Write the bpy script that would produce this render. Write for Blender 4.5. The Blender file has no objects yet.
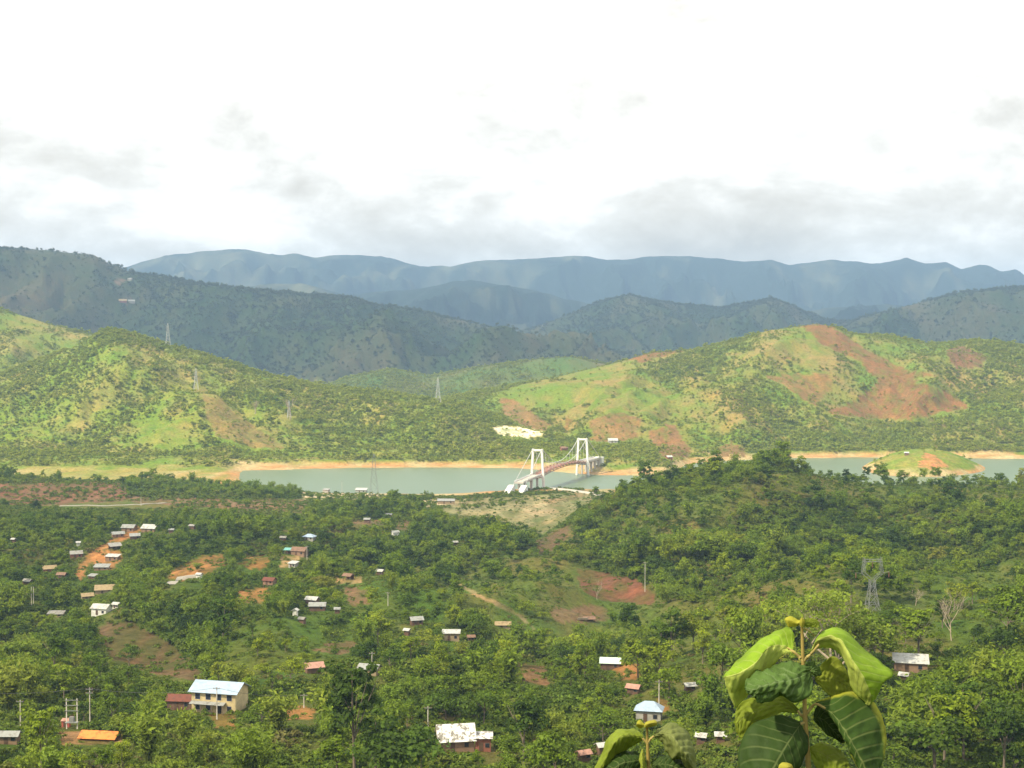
import bpy, math, random
import numpy as np
from mathutils import Vector, Matrix

random.seed(7)
SC = bpy.context.scene
COL = SC.collection
R = math.radians

# ------------------------------------------------------------------ camera
F, W, HH = 1400.0, 1024, 768
CAMZ, PITCH = 135.0, math.atan(54 / 1400.0)
SP, CP = math.sin(PITCH), math.cos(PITCH)
cam = bpy.data.objects.new('camera', bpy.data.cameras.new('camera'))
COL.objects.link(cam)
cam.data.sensor_width = 36.0
cam.data.lens = F / W * 36.0
cam.data.clip_start, cam.data.clip_end = 0.1, 60000
cam.location = (0, 0, CAMZ)
cam.rotation_euler = (math.pi / 2 - PITCH, 0, 0)
SC.camera = cam

# ------------------------------------------------------------------ sky
SUN_EL, SUN_AZ = R(47), R(238)                     # azimuth clockwise from +Y: behind the camera, to the left
S = Vector((math.sin(SUN_AZ) * math.cos(SUN_EL), math.cos(SUN_AZ) * math.cos(SUN_EL), math.sin(SUN_EL)))
wd = bpy.data.worlds.new('World'); SC.world = wd; wd.use_nodes = True
nt = wd.node_tree; nt.nodes.clear()
def N(t, kind, **kw):
    n = t.nodes.new(kind)
    for k, v in kw.items():
        if k.startswith('i_'):
            key = k[2:]; key = int(key) if key.isdigit() else key.replace('_', ' ')
            n.inputs[key].default_value = v
        else: setattr(n, k, v)
    return n
def ramp(n, stops, interp='LINEAR'):
    e = n.color_ramp.elements; n.color_ramp.interpolation = interp
    while len(e) > 1: e.remove(e[-1])
    e[0].position, e[0].color = stops[0][0], tuple(stops[0][1]) + (1,)
    for p, c in stops[1:]:
        x = e.new(p); x.color = tuple(c) + (1,)
sky = N(nt, 'ShaderNodeTexSky', sky_type='NISHITA', sun_disc=False, sun_elevation=SUN_EL, sun_rotation=SUN_AZ)
tc = N(nt, 'ShaderNodeTexCoord'); sx = N(nt, 'ShaderNodeSeparateXYZ')
nt.links.new(tc.outputs['Generated'], sx.inputs[0])
zc = N(nt, 'ShaderNodeMath', operation='MAXIMUM', i_1=0.0); nt.links.new(sx.outputs[2], zc.inputs[0])
cb = N(nt, 'ShaderNodeMapping', i_Scale=(1.0, 1.0, 1.9), i_Location=(0.35, 0.2, 0.1), i_Rotation=(0, R(-9), 0)); nt.links.new(tc.outputs['Generated'], cb.inputs[0])
n1 = N(nt, 'ShaderNodeTexNoise', i_Scale=7.5, i_Detail=10.0, i_Roughness=0.58, i_Distortion=0.35)
nt.links.new(cb.outputs[0], n1.inputs['Vector'])
n2 = N(nt, 'ShaderNodeTexNoise', i_Scale=19.0, i_Detail=8.0, i_Roughness=0.6, i_Distortion=0.25); nt.links.new(cb.outputs[0], n2.inputs['Vector'])
nm = N(nt, 'ShaderNodeMix', data_type='FLOAT', i_0=0.32); nt.links.new(n1.outputs['Fac'], nm.inputs[2]); nt.links.new(n2.outputs['Fac'], nm.inputs[3])
# grey bases of the cloud near the mountains, blown-out white higher up
hg = N(nt, 'ShaderNodeMapRange', i_1=0.06, i_2=0.19, i_3=0.02, i_4=0.19)
nt.links.new(zc.outputs[0], hg.inputs[0])
ad = N(nt, 'ShaderNodeMath', operation='ADD'); nt.links.new(nm.outputs[0], ad.inputs[0]); nt.links.new(hg.outputs[0], ad.inputs[1])
cr = N(nt, 'ShaderNodeValToRGB')
ramp(cr, [(0.34, (0.42, 0.375, 0.30)), (0.44, (0.53, 0.48, 0.395)), (0.50, (0.61, 0.565, 0.48)), (0.545, (0.68, 0.64, 0.56)), (0.59, (0.79, 0.75, 0.67)), (0.66, (0.92, 0.88, 0.80)), (0.76, (1.0, 0.965, 0.89))])
nt.links.new(ad.outputs[0], cr.inputs[0])
bg1 = N(nt, 'ShaderNodeBackground', i_Strength=0.1); nt.links.new(sky.outputs[0], bg1.inputs[0])
hz = N(nt, 'ShaderNodeMapRange', i_1=0.04, i_2=0.14, i_3=1.45, i_4=1.02); nt.links.new(zc.outputs[0], hz.inputs[0])
bg2 = N(nt, 'ShaderNodeBackground', i_Strength=1.0); nt.links.new(hz.outputs[0], bg2.inputs[1]); nt.links.new(cr.outputs[0], bg2.inputs[0])
mx = N(nt, 'ShaderNodeMixShader', i_0=0.97)
nt.links.new(bg1.outputs[0], mx.inputs[1]); nt.links.new(bg2.outputs[0], mx.inputs[2])
wo = N(nt, 'ShaderNodeOutputWorld'); nt.links.new(mx.outputs[0], wo.inputs[0])

# ------------------------------------------------------------------ sun, exposure
sl = bpy.data.lights.new('sun', 'SUN'); sl.energy = 5.0; sl.angle = R(1.5); sl.color = (1.0, 0.89, 0.64)
so = bpy.data.objects.new('sun', sl); COL.objects.link(so)
so.rotation_euler = S.to_track_quat('Z', 'Y').to_euler(); so.location = S * 3000
SC.view_settings.view_transform = 'Standard'
try: SC.view_settings.look = 'None'
except Exception: pass
SC.view_settings.exposure = 0.68
SC.view_settings.gamma = 1.0
SC.view_settings.use_curve_mapping = False
SC.render.engine = 'CYCLES'
SC.cycles.use_denoising = True
SC.cycles.max_bounces = 5
SC.cycles.diffuse_bounces = 3
SC.cycles.transmission_bounces = 3
SC.cycles.volume_bounces = 0
SC.cycles.transparent_max_bounces = 12

# ------------------------------------------------------------------ helpers
def raydir(u, v):
    a, b = u - 512.0, 384.0 - v
    return a, b * SP + F * CP, b * CP - F * SP
def P(u, v, Y):
    a, y, z = raydir(u, v)
    return Vector((a / y * Y, Y, CAMZ + z / y * Y))
def zpix(v, Y):
    _, y, z = raydir(512.0, v)
    return CAMZ + z / y * Y
def project(x, y, z):
    dz = z - CAMZ
    cz = y * CP - dz * SP                     # depth
    cy = y * SP + dz * CP
    return 512 + F * x / cz, 384 - F * cy / cz

_rng = np.random.RandomState(3)
_perm = _rng.permutation(4096); _ga = _rng.rand(4096) * 2 * np.pi
def gnoise(x, y, seed=0):
    x = np.asarray(x, float) + seed * 17.31; y = np.asarray(y, float) - seed * 9.77
    xi, yi = np.floor(x).astype(np.int64), np.floor(y).astype(np.int64)
    fx, fy = x - xi, y - yi
    def g(ix, iy):
        h = _perm[(_perm[ix & 4095] + iy) & 4095]; a = _ga[h]
        return np.cos(a), np.sin(a)
    ux, uy = fx * fx * fx * (fx * (fx * 6 - 15) + 10), fy * fy * fy * (fy * (fy * 6 - 15) + 10)
    def d(ox, oy):
        gx, gy = g(xi + ox, yi + oy); return gx * (fx - ox) + gy * (fy - oy)
    a = d(0, 0) * (1 - ux) + d(1, 0) * ux; b = d(0, 1) * (1 - ux) + d(1, 1) * ux
    return (a * (1 - uy) + b * uy) * 1.5
def fbm(x, y, seed=0, o=5, ridged=False):
    s, a, t = 0, 1.0, 0
    for i in range(o):
        n = gnoise(x, y, seed + i)
        s = s + a * ((1 - 2 * np.abs(n)) if ridged else n); t += a
        a *= 0.5; x = np.asarray(x) * 2.03; y = np.asarray(y) * 2.03
    return s / t
def sstep(a, b, x):
    t = np.clip((x - a) / (b - a), 0, 1); return t * t * (3 - 2 * t)

# ------------------------------------------------------------------ terrain height
NEAR = {   # screen column -> (distance, screen row of the bare ground)
 -300: [(270,778),(350,712),(450,655),(560,602),(700,556),(850,520),(950,502),(1000,498),(1050,484),(1100,481),(1250,483)],
 0:    [(270,775),(350,708),(450,652),(560,600),(700,556),(850,521),(950,504),(1000,501),(1050,485),(1100,480),(1250,481)],
 150:  [(270,775),(350,707),(450,650),(560,600),(700,556),(850,521),(950,504),(1000,501),(1050,486),(1100,482),(1250,482)],
 300:  [(270,773),(350,703),(450,650),(560,600),(700,556),(850,522),(950,510),(1000,503),(1060,499),(1120,493),(1185,492)],
 450:  [(270,772),(350,702),(450,652),(560,602),(650,573),(750,546),(820,531),(900,526),(1000,508),(1100,499),(1180,492)],
 540:  [(270,772),(350,700),(450,655),(560,608),(620,583),(660,571),(720,563),(800,548),(870,538),(950,521),(1050,504),(1150,490),(1195,488)],
 600:  [(270,768),(350,698),(450,658),(500,646),(560,628),(600,615),(650,598),(700,577),(770,545),(830,516),(880,500),(1000,507),(1100,495),(1180,489)],
 670:  [(260,776),(300,731),(350,691),(400,661),(450,641),(500,626),(530,618),(570,602),(620,580),(680,550),(730,520),(780,492),(840,474),(1000,500),(1100,497),(1180,491)],
 750:  [(250,768),(300,706),(350,666),(400,641),(450,621),(510,606),(560,594),(620,574),(680,545),(730,513),(780,482),(830,467),(900,478),(1000,490),(1100,495),(1180,492)],
 900:  [(250,771),(300,701),(350,657),(400,627),(450,603),(500,582),(560,567),(620,553),(700,528),(780,503),(860,487),(1000,489),(1100,494),(1180,492)],
 1024: [(250,772),(300,706),(350,657),(400,621),(450,592),(500,571),(560,561),(620,548),(700,525),(780,503),(900,484),(1000,489),(1100,494),(1180,492)],
 1350: [(250,772),(300,700),(350,648),(400,610),(450,584),(500,566),(560,555),(620,545),(700,522),(780,500),(900,482),(1000,488),(1100,494),(1180,492)]}
DG = np.concatenate([np.arange(0, 300, 4.0), np.arange(300, 1601, 6.0)])
UG = np.arange(-400, 1451, 10.0)
_cols = sorted(NEAR); _tab = []
for c in _cols:
    rows = NEAR[c]
    d = [0, 2.5, 30, 120, 200] + [r[0] for r in rows] + [rows[-1][0] + 70, 1700]
    z = [133.4, 133.3, 123.0, 92.0, 66.0] + [zpix(r[1], r[0]) for r in rows] + [-4.0, -4.0]
    _tab.append(np.interp(DG, d, z))
_tab = np.array(_tab)
ZG = np.array([[0.0] * len(DG)] * len(UG))
for j in range(len(DG)): ZG[:, j] = np.interp(UG, _cols, _tab[:, j])
for _ in range(3):                                                     # smooth the table
    ZG[1:-1] = (ZG[:-2] + 2 * ZG[1:-1] + ZG[2:]) / 4
    ZG[:, 6:-1] = (ZG[:, 5:-2] + 2 * ZG[:, 6:-1] + ZG[:, 7:]) / 4
def bil(u, d):
    iu = np.clip((u - UG[0]) / 10.0, 0, len(UG) - 1.001); i = iu.astype(int); fu = iu - i
    jd = np.interp(d, DG, np.arange(len(DG))); jd = np.clip(jd, 0, len(DG) - 1.001); j = jd.astype(int); fd = jd - j
    return (ZG[i, j] * (1 - fu) + ZG[i + 1, j] * fu) * (1 - fd) + (ZG[i, j + 1] * (1 - fu) + ZG[i + 1, j + 1] * fu) * fd

FAR_SHORE = ([-600, 150, 215, 245, 300, 380, 450, 520, 560, 600, 640, 665, 690, 730, 780, 860, 1000, 1400],
             [1290, 1290, 1290, 1340, 1362, 1368, 1368, 1362, 1330, 1300, 1292, 1300, 1410, 1440, 1470, 1480, 1465, 1460])
# ridges: columns, rows of the crest, distance of crest / of the front foot / length of the back, noise amplitude and wavelength
RIDGES = [
 dict(id=1, u=[-300,-100,0,35,75,100,115,150,200,260,330,400,450,520,575,620], v=[385,376,374,362,347,332,330,340,353,372,388,396,404,424,448,462],
      dc=([-100,100,300,570],[1800,1820,1780,1620]), df=1390, db=500, amp=42, wl=210, pw=1.0),
 dict(id=1, u=[-300,-100,0,45,90,140,200,260], v=[285,298,309,323,334,348,368,395], dc=([0,1],[2250,2250]), df=1750, db=800, amp=40, wl=300, pw=1.0),
 dict(id=1, u=[60,110,170,215,250,285,310], v=[440,412,392,394,415,440,462], dc=([60,310],[1600,1540]), df=1375, db=330, amp=22, wl=130, pw=1.0),
 dict(id=2, u=[400,440,480,560,620,650,700,740,770,815,835,850,890,930,980,1024,1200], v=[440,402,393,377,361,352,348,340,330,323,326,333,336,344,341,346,350],
      dc=([400,600,900,1200],[1900,2050,2080,2050]), df=1500, db=700, amp=46, wl=220, pw=1.0),
 dict(id=2, u=[560,600,640,690,740,790,850,900,940], v=[452,430,407,388,376,381,400,424,450], dc=([560,940],[1750,1800]), df=1470, db=350, amp=30, wl=150, pw=1.0),
 dict(id=2, u=[850,900,960,1000,1060,1200], v=[452,428,404,392,384,372], dc=([850,1200],[1780,1820]), df=1500, db=400, amp=32, wl=160, pw=1.0),
 dict(id=3, u=[300,340,390,430,470,540,570,600,650,700], v=[400,380,369,376,369,359,357,363,372,385], dc=([300,700],[2650,2700]), df=2350, db=450, amp=20, wl=220, pw=1.0),
 dict(id=4, u=[-300,-50,0,50,95,112,130,200,300,350,380,430,480,530,600,680], v=[244,247,248,251,256,266,272,284,294,296,307,312,325,338,350,368],
      dc=([-100,400],[4200,4300]), df=3100, db=1300, amp=230, wl=480, pw=1.1),
 dict(id=4, u=[440,480,540,600,630,680,720,770,800,830,880,920,960,1100], v=[352,346,324,302,296,302,307,298,310,320,320,326,332,345],
      dc=([400,1000],[5400,5400]), df=4300, db=1200, amp=230, wl=520, pw=1.1),
 dict(id=4, u=[800,860,920,960,1024,1200], v=[350,318,304,293,287,275], dc=([800,1200],[4900,4900]), df=3900, db=1200, amp=230, wl=480, pw=1.1),
 dict(id=5, u=[100,200,300,350,440,480,540,600,700,800,860,900,950], v=[285,286,284,296,284,279,292,304,306,312,306,304,318],
      dc=([0,1],[6800,6800]), df=5600, db=1400, amp=300, wl=420, pw=1.1),
 dict(id=6, u=[-300,60,130,165,200,220,240,265,300,315,330,360,390,410,430,450,470,500,540,575,600,625,650,690,720,745,770,790,815,830,850,880,905,925,945,960,985,1000,1015,1024,1200],
      v=[290,280,266,257,249,248,249,252,255,258,256,256,258,263,266,266,263,260,257,256,258,260,257,256,259,263,260,265,261,259,262,264,258,263,261,267,265,271,269,276,290],
      dc=([0,1],[9000,9000]), df=7300, db=2000, amp=330, wl=430, pw=1.1),
]
def height(X, Y, info=False):
    """ground height at plan points (numpy arrays); the landscape closes round behind the camera"""
    r = np.hypot(X, Y); th = np.clip(np.arctan2(X, Y), -R(50), R(50))
    u = 512 + F * np.tan(th); D = np.maximum(r * np.cos(th), 0.0)
    z = bil(u, np.minimum(D, 1599.0))
    micro = fbm(X / 55, Y / 55, 11, 4) * 2.6 + fbm(X / 13, Y / 13, 12, 3) * 0.5
    z = z + 14.0 * (fbm(X / 130, Y / 190, 13, 3, ridged=True) - .52) * sstep(330, 430, D) * (1 - sstep(760, 900, D))
    z = z + micro * sstep(150, 320, D) * (1 - 0.75 * sstep(900, 1150, D)) * np.where(z > -1, 1, 0.3)
    ds = np.interp(u, *FAR_SHORE) + 14 * fbm(X / 70, Y / 70, 21, 4)
    far = np.clip((D - ds) * 0.13, -4, 10) + 1.2 * fbm(X / 40, Y / 40, 22, 3) * sstep(0, 40, D - ds)
    far = np.where(D < 1120, -50, far)
    far = np.where((u < 262) & (D > 1180), np.maximum(far, 2.2 + fbm(X / 60, Y / 60, 23, 3) * 1.2 - sstep(222, 262, u) * 6), far)
    z = np.maximum(z, far)
    # low island in the lake
    iu, idd = (u - 925) / 62.0, (D - 1362) / 78.0
    isl = 18.5 * np.clip(1 - iu * iu - idd * idd, -0.3, 1) + 1.5 * fbm(X / 30, Y / 30, 24, 3)
    z = np.where((np.abs(iu) < 1.3) & (np.abs(idd) < 1.3), np.maximum(z, isl), z)
    lid = np.where(D < 1180, 0, 9)
    for k, q in enumerate(RIDGES):
        dc = np.interp(u, *q['dc']); zc_ = zpix(np.interp(u, q['u'], q['v']), 1.0); zc_ = CAMZ + (zc_ - CAMZ) * dc
        out = np.where((u < q['u'][0]) | (u > q['u'][-1]), 1.0, 0.0)
        if q['u'][0] > -250: zc_ = np.where(u < q['u'][0], zc_ - (q['u'][0] - u) * dc / F * 0.5, zc_)
        if q['u'][-1] < 1150: zc_ = np.where(u > q['u'][-1], zc_ - (u - q['u'][-1]) * dc / F * 0.5, zc_)
        df = np.where(q['df'] < 1700, np.maximum(q['df'], np.interp(u, *FAR_SHORE) + 25), q['df'])
        t = (D - df) / np.maximum(dc - df, 50); tb = (D - dc) / q['db']
        tt = np.clip(t, 0, 1)
        prof = 0.45 * tt + 0.55 * tt * tt * (3 - 2 * tt)
        prof = np.where(D > dc, 1 - sstep(0, 1, tb) * 1.02, prof)
        wl, amp = q['wl'], q['amp']
        wx = X + 0.35 * wl * fbm(X / wl, Y / wl, 40 + k, 3); wy = Y + 0.35 * wl * fbm(X / wl + 7, Y / wl, 50 + k, 3)
        nz = fbm(wx / wl, wy / wl * 0.42, 60 + k, 6, ridged=True) - 0.52
        env = np.where(D < dc, 4.4 * tt * (1 - tt) * (1 - tt ** 3) + 0.07, 0.07 + 0.35 * sstep(0.1, 0.6, tb)) * sstep(-0.02, 0.12, t)
        zz = 6 + (zc_ - 6) * prof + amp * nz * env * np.clip((zc_ - 6) / 60, 0, 1)
        zz = np.where((t < -0.02) | (zc_ < 6), -60, zz)
        up = zz > z
        z = np.where(up, zz, z); lid = np.where(up, q['id'], lid)
    if info: return z, u, D, lid
    return z
def H1(x, y): return float(height(np.array([x]), np.array([y]))[0])
_ds = np.exp(np.linspace(math.log(150), math.log(7500), 1600))
def hit(u, v, dmin=150, dmax=7500):
    """the ground point seen at a place in the photograph"""
    a, y, z = raydir(u, v)
    X = a / y * _ds; Z = CAMZ + z / y * _ds
    h = height(X, _ds)
    ok = np.where((h >= Z) & (_ds >= dmin) & (_ds <= dmax))[0]
    if len(ok) == 0: return P(u, v, 700.0)
    d = _ds[ok[0]]; return Vector((a / y * d, d, H1(a / y * d, d)))

# ------------------------------------------------------------------ land cover (patches of bare soil, fields, roads)
def inpoly(pu, pv, poly):
    ins = np.zeros(pu.shape, bool); n = len(poly)
    for i in range(n):
        x1, y1 = poly[i]; x2, y2 = poly[(i + 1) % n]
        c = ((y1 > pv) != (y2 > pv)) & (pu < (x2 - x1) * (pv - y1) / (y2 - y1 + 1e-9) + x1)
        ins ^= c
    return ins
def strip(pts, w):
    a = []; b = []
    for i, (x, y) in enumerate(pts):
        x0, y0 = pts[max(i - 1, 0)]; x1, y1 = pts[min(i + 1, len(pts) - 1)]
        l = math.hypot(x1 - x0, y1 - y0); nx, ny = -(y1 - y0) / l * w / 2, (x1 - x0) / l * w / 2
        a.append((x + nx, y + ny)); b.append((x - nx, y - ny))
    return a + b[::-1]
ORANGE, TAN, RED, DRY, PALE = (0.37, 0.175, 0.06), (0.27, 0.20, 0.095), (0.20, 0.085, 0.048), (0.165, 0.10, 0.05), (0.62, 0.50, 0.33)
BROWN = (0.19, 0.12, 0.06); SOIL = (0.30, 0.13, 0.065)
PATCH = [  # polygon in the photograph, distance range, colour, keep trees off
 ([(203,393),(222,400),(240,418),(285,445),(283,450),(250,447),(215,435),(206,415)], 1300, 2900, (0.36,0.23,0.10)),
 ([(500,398),(515,400),(549,425),(545,431),(520,425),(503,412)], 1300, 2900, (0.36,0.19,0.10)),
 ([(492,428),(510,425),(530,429),(544,433),(528,438),(500,436)], 1300, 2900, (0.85,0.72,0.50)),
 ([(590,420),(612,412),(642,418),(638,437),(615,443),(590,441)], 1300, 2900, (0.36,0.19,0.09)),
 ([(648,432),(674,424),(692,450),(690,457),(662,456)], 1300, 2900, (0.33,0.16,0.085)),
 ([(827,412),(858,400),(878,380),(909,378),(947,392),(970,407),(913,419),(864,418)], 1300, 2900, (0.34,0.15,0.07)),
 ([(803,326),(820,319),(851,339),(878,357),(913,371),(940,375),(909,380),(878,382),(858,361),(823,345)], 1300, 2900, (0.34,0.15,0.07)),
 ([(761,376),(830,373),(832,388),(816,406),(803,402),(785,385)], 1300, 2900, (0.38,0.20,0.085)),
 ([(944,351),(964,345),(988,357),(981,368),(957,368)], 1300, 2900, (0.27,0.13,0.08)),
 ([(628,358),(672,345),(702,343),(693,349),(672,354),(640,363)], 1300, 2900, (0.33,0.15,0.07)),
 ([(718,450),(730,441),(746,449),(744,457),(720,457)], 1300, 2900, (0.30,0.16,0.08)),
 ([(917,466),(925,453),(936,455),(950,467),(935,470)], 1250, 1500, (0.42,0.19,0.08)),
 ([(563,425),(566,416),(571,419),(569,430)], 1300, 2900, ORANGE),
 ([(-60,486),(60,482),(120,478),(132,500),(60,505),(-60,506)], 900, 1180, (0.20,0.098,0.055)),
 ([(130,497),(215,499),(300,498),(310,500),(300,514),(200,508),(132,503)], 900, 1180, (0.20,0.125,0.065)),
 (strip([(140,527),(124,536),(110,545),(100,552),(90,558),(82,567),(78,580)], 9), 400, 900, ORANGE),
 ([(96,556),(120,550),(124,560),(112,570),(95,566)], 400, 900, ORANGE),
 ([(166,577),(175,567),(200,554),(224,553),(226,564),(205,571),(180,581)], 400, 900, ORANGE),
 ([(234,563),(250,557),(270,555),(268,566),(246,570)], 400, 900, ORANGE),
 ([(95,627),(130,621),(165,640),(203,672),(206,684),(170,676),(140,668),(112,660)], 250, 700, DRY),
 ([(278,557),(300,551),(306,556),(294,564),(280,568)], 400, 900, (0.50,0.31,0.15)),
 ([(234,592),(268,588),(272,598),(262,604),(238,602)], 400, 900, ORANGE),
 ([(331,578),(360,576),(364,583),(335,585)], 400, 900, (0.42,0.26,0.12)),
 ([(345,588),(372,590),(370,602),(350,606)], 400, 900, BROWN),
 ([(266,709),(300,706),(318,708),(313,721),(290,720),(268,715)], 250, 600, ORANGE),
 ([(208,712),(234,712),(236,728),(212,728)], 250, 600, ORANGE),
 ([(573,568),(600,571),(640,582),(655,594),(652,606),(612,602),(582,592)], 450, 900, RED),
 ([(536,541),(550,530),(570,526),(573,534),(552,551),(539,554)], 450, 1050, DRY),
 ([(552,612),(600,605),(612,616),(590,624),(556,622)], 350, 800, BROWN),
 ([(513,661),(545,664),(552,686),(522,682)], 300, 700, (0.22,0.12,0.06)),
 ([(612,661),(640,664),(640,679),(616,679)], 300, 700, ORANGE),
 ([(655,697),(668,700),(668,712),(658,712)], 300, 700, ORANGE),
 (strip([(460,585),(480,594),(500,606),(520,617),(535,630)], 3.5), 350, 800, TAN),
 ([(300,493),(330,487),(385,490),(388,497),(340,500),(305,498)], 950, 1200, PALE),
 ([(420,502),(440,498),(464,501),(460,506),(425,506)], 900, 1200, PALE),
 ([(520,531),(500,520),(470,515),(440,512),(450,500),(500,497),(560,493),(600,489),(625,488),(600,497),(578,508),(560,522),(540,534)], 850, 1200, (0.29,0.25,0.12)),
 (strip([(596,489),(570,498),(548,504),(530,512)], 5), 850, 1200, TAN),
 ([(515,505),(545,503),(560,512),(535,516)], 850, 1200, (0.40,0.31,0.17)),
 ([(310,650),(330,645),(350,640),(362,648),(340,656)], 300, 600, BROWN),
 ([(60,733),(125,730),(125,742),(60,744)], 250, 500, (0.33,0.19,0.09)),
 ([(395,527),(405,518),(412,522),(404,532)], 800, 1050, BROWN),
 ([(350,521),(380,519),(384,524),(352,526)], 800, 1050, BROWN),
 ([(123,301),(128,298),(133,301),(128,305)], 3000, 5000, (0.22,0.16,0.10)),
 ([(112,282),(120,277),(126,280),(118,286)], 3000, 5000, (0.20,0.12,0.08)),
]
OPEN = [  # grassy or scrubby slopes with few trees
 ([(655,655),(690,612),(740,583),(800,568),(1100,556),(1100,632),(930,655),(880,660),(760,690),(690,700),(650,690)], 300, 620),
 ([(440,590),(500,550),(545,552),(575,566),(600,640),(560,655),(490,635)], 350, 800),
 ([(560,590),(575,562),(655,595),(700,606),(655,650),(560,640)], 350, 800),
 ([(428,530),(470,512),(560,500),(600,490),(560,530),(470,535)], 850, 1200),
 ([(770,472),(1100,486),(1100,505),(830,503),(770,490)], 600, 1000),
 ([(-100,500),(330,502),(300,522),(-100,520)], 780, 1000),
 ([(640,505),(700,478),(760,485),(740,520),(690,545),(640,560),(600,560)], 560, 1000),
 ([(230,630),(330,610),(330,660),(250,700),(210,680)], 300, 620),
 ([(340,580),(440,560),(470,640),(400,660),(340,640)], 330, 720),
]
def landcover(X, Y, z, u, D, lid):
    n = len(X)
    pu, pv = project(X, np.maximum(Y, 1.0), z)
    st = np.interp(D, [200, 600, 1300, 1500, 3000], [.55, .35, .25, .5, .5]); a = fbm(X / 90, Y / 90 * st, 31, 4); b = fbm(X / 28, Y / 28 * st, 32, 4); c = fbm(X / 8, Y / 8 * st, 33, 3)
    col = np.zeros((n, 3)); bare = np.zeros(n)
    def mixc(c0, c1, t): return np.array(c0)[None] * (1 - t[:, None]) + np.array(c1)[None] * t[:, None]
    near = mixc((0.068, 0.112, 0.012), (0.165, 0.140, 0.040), np.clip(0.40 + 1.1 * a + 0.9 * b + .4 * c, 0, 1))
    grass = mixc((0.088, 0.138, 0.016), (0.175, 0.142, 0.045), np.clip(0.35 + 1.0 * a + 0.8 * b + .4 * c, 0, 1))
    for poly, d0, d1 in OPEN:
        m = inpoly(pu + 6 * b, pv + 4 * c, poly) & (D > d0) & (D < d1); near[m] = grass[m]
    hill = mixc((0.150, 0.215, 0.022), (0.270, 0.235, 0.065), np.clip(0.34 + 1.3 * a + 1.0 * b + 0.5 * c, 0, 1))
    hill2 = mixc((0.140, 0.200, 0.022), (0.255, 0.195, 0.060), np.clip(0.36 + 1.3 * a + 1.0 * b + 0.5 * c, 0, 1))
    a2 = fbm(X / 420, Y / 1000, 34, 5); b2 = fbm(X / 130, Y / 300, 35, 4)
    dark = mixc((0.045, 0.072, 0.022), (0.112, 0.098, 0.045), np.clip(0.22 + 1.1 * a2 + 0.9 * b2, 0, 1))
    range_ = mixc((0.020, 0.036, 0.030), (0.135, 0.14, 0.085), np.clip(0.04 + 1.3 * a2 + 0.9 * b2 - np.interp(u, [450, 620], [0, .25]), 0, 1))  # far range: sunlit patches and shade toward the right painted into the colour
    mid = mixc((0.085, 0.135, 0.024), (0.16, 0.13, 0.05), np.clip(0.3 + a, 0, 1))
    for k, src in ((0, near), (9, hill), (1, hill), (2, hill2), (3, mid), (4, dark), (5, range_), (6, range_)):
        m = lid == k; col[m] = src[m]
    # drawdown belt of bare earth along the waterline
    lake = (D > 1130) & (D < 1560)
    belt = 4.6 + 3.6 * a + 2.5 * b
    w = (1 - sstep(belt - 1.5, belt + 1.0, z)) * lake
    bc = mixc((0.44, 0.235, 0.095), (0.47, 0.38, 0.20), np.clip(0.5 + 1.3 * b + 0.8 * a, 0, 1))
    g = sstep(0.05, 0.35, fbm(X / 60, Y / 60, 36, 3)) * 0.75 * sstep(1.2, 2.5, z)
    w = w * (1 - g) * (.35 + .65 * sstep(140, 250, u))
    col = col * (1 - w[:, None]) + bc * w[:, None]; bare = np.maximum(bare, w)
    hillm = lambda pc, d0: tuple(np.array(pc) * np.array((.58, .68, .50))) if d0 == 1300 and pc[2] < .3 else pc
    s = np.interp(D, [200, 1000, 2500, 5000], [5.0, 3.6, 2.4, 1.6])
    ju = pu + s * (b * 1.6 + c); jv = pv + s * 0.7 * (fbm(X / 22 + 9, Y / 22, 37, 4) * 1.6 + c)
    for poly, d0, d1, pc in PATCH:
        uu = [q[0] for q in poly]; vv = [q[1] for q in poly]
        m = np.where((D > d0) & (D < d1) & (pu > min(uu) - 6) & (pu < max(uu) + 6) & (pv > min(vv) - 6) & (pv < max(vv) + 6) & (Y > 1))[0]
        if len(m) == 0: continue
        k = m[inpoly(ju[m], jv[m], poly)]
        if len(k) == 0: continue
        t = np.clip(0.80 + 1.1 * c[k] + 0.6 * b[k] + (.15 if d0 == 1300 else 0), 0.5, 1)[:, None]
        col[k] = col[k] * (1 - t) + np.array(hillm(pc, d0)) * (1 + 0.45 * b[k] + .3 * c[k])[:, None] * t; bare[k] = 1
    return col, bare

def newmesh(name, V, Fc, mats=(), smooth=False):
    V = np.asarray(V, np.float32).reshape(-1, 3); Fc = np.asarray(Fc, np.int32)
    me = bpy.data.meshes.new(name)
    me.vertices.add(len(V)); me.vertices.foreach_set('co', V.ravel())
    k = Fc.shape[1]
    me.loops.add(Fc.size); me.loops.foreach_set('vertex_index', Fc.ravel())
    me.polygons.add(len(Fc)); me.polygons.foreach_set('loop_start', np.arange(0, Fc.size, k, dtype=np.int32))
    try: me.polygons.foreach_set('loop_total', np.full(len(Fc), k, np.int32))
    except Exception: pass
    me.polygons.foreach_set('use_smooth', np.full(len(Fc), smooth))
    me.update(calc_edges=True); me.validate()
    for m in mats: me.materials.append(m)
    return me
def link(name, data, parent=None, loc=(0, 0, 0), rz=0.0):
    o = bpy.data.objects.new(name, data); COL.objects.link(o)
    o.location = loc; o.rotation_euler = (0, 0, rz)
    if parent is not None: o.parent = parent
    return o
def tag(o, label=None, cat=None, group=None, kind=None):
    for k, v in (('label', label), ('category', cat), ('group', group), ('kind', kind)):
        if v: o[k] = v
    return o

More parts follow.
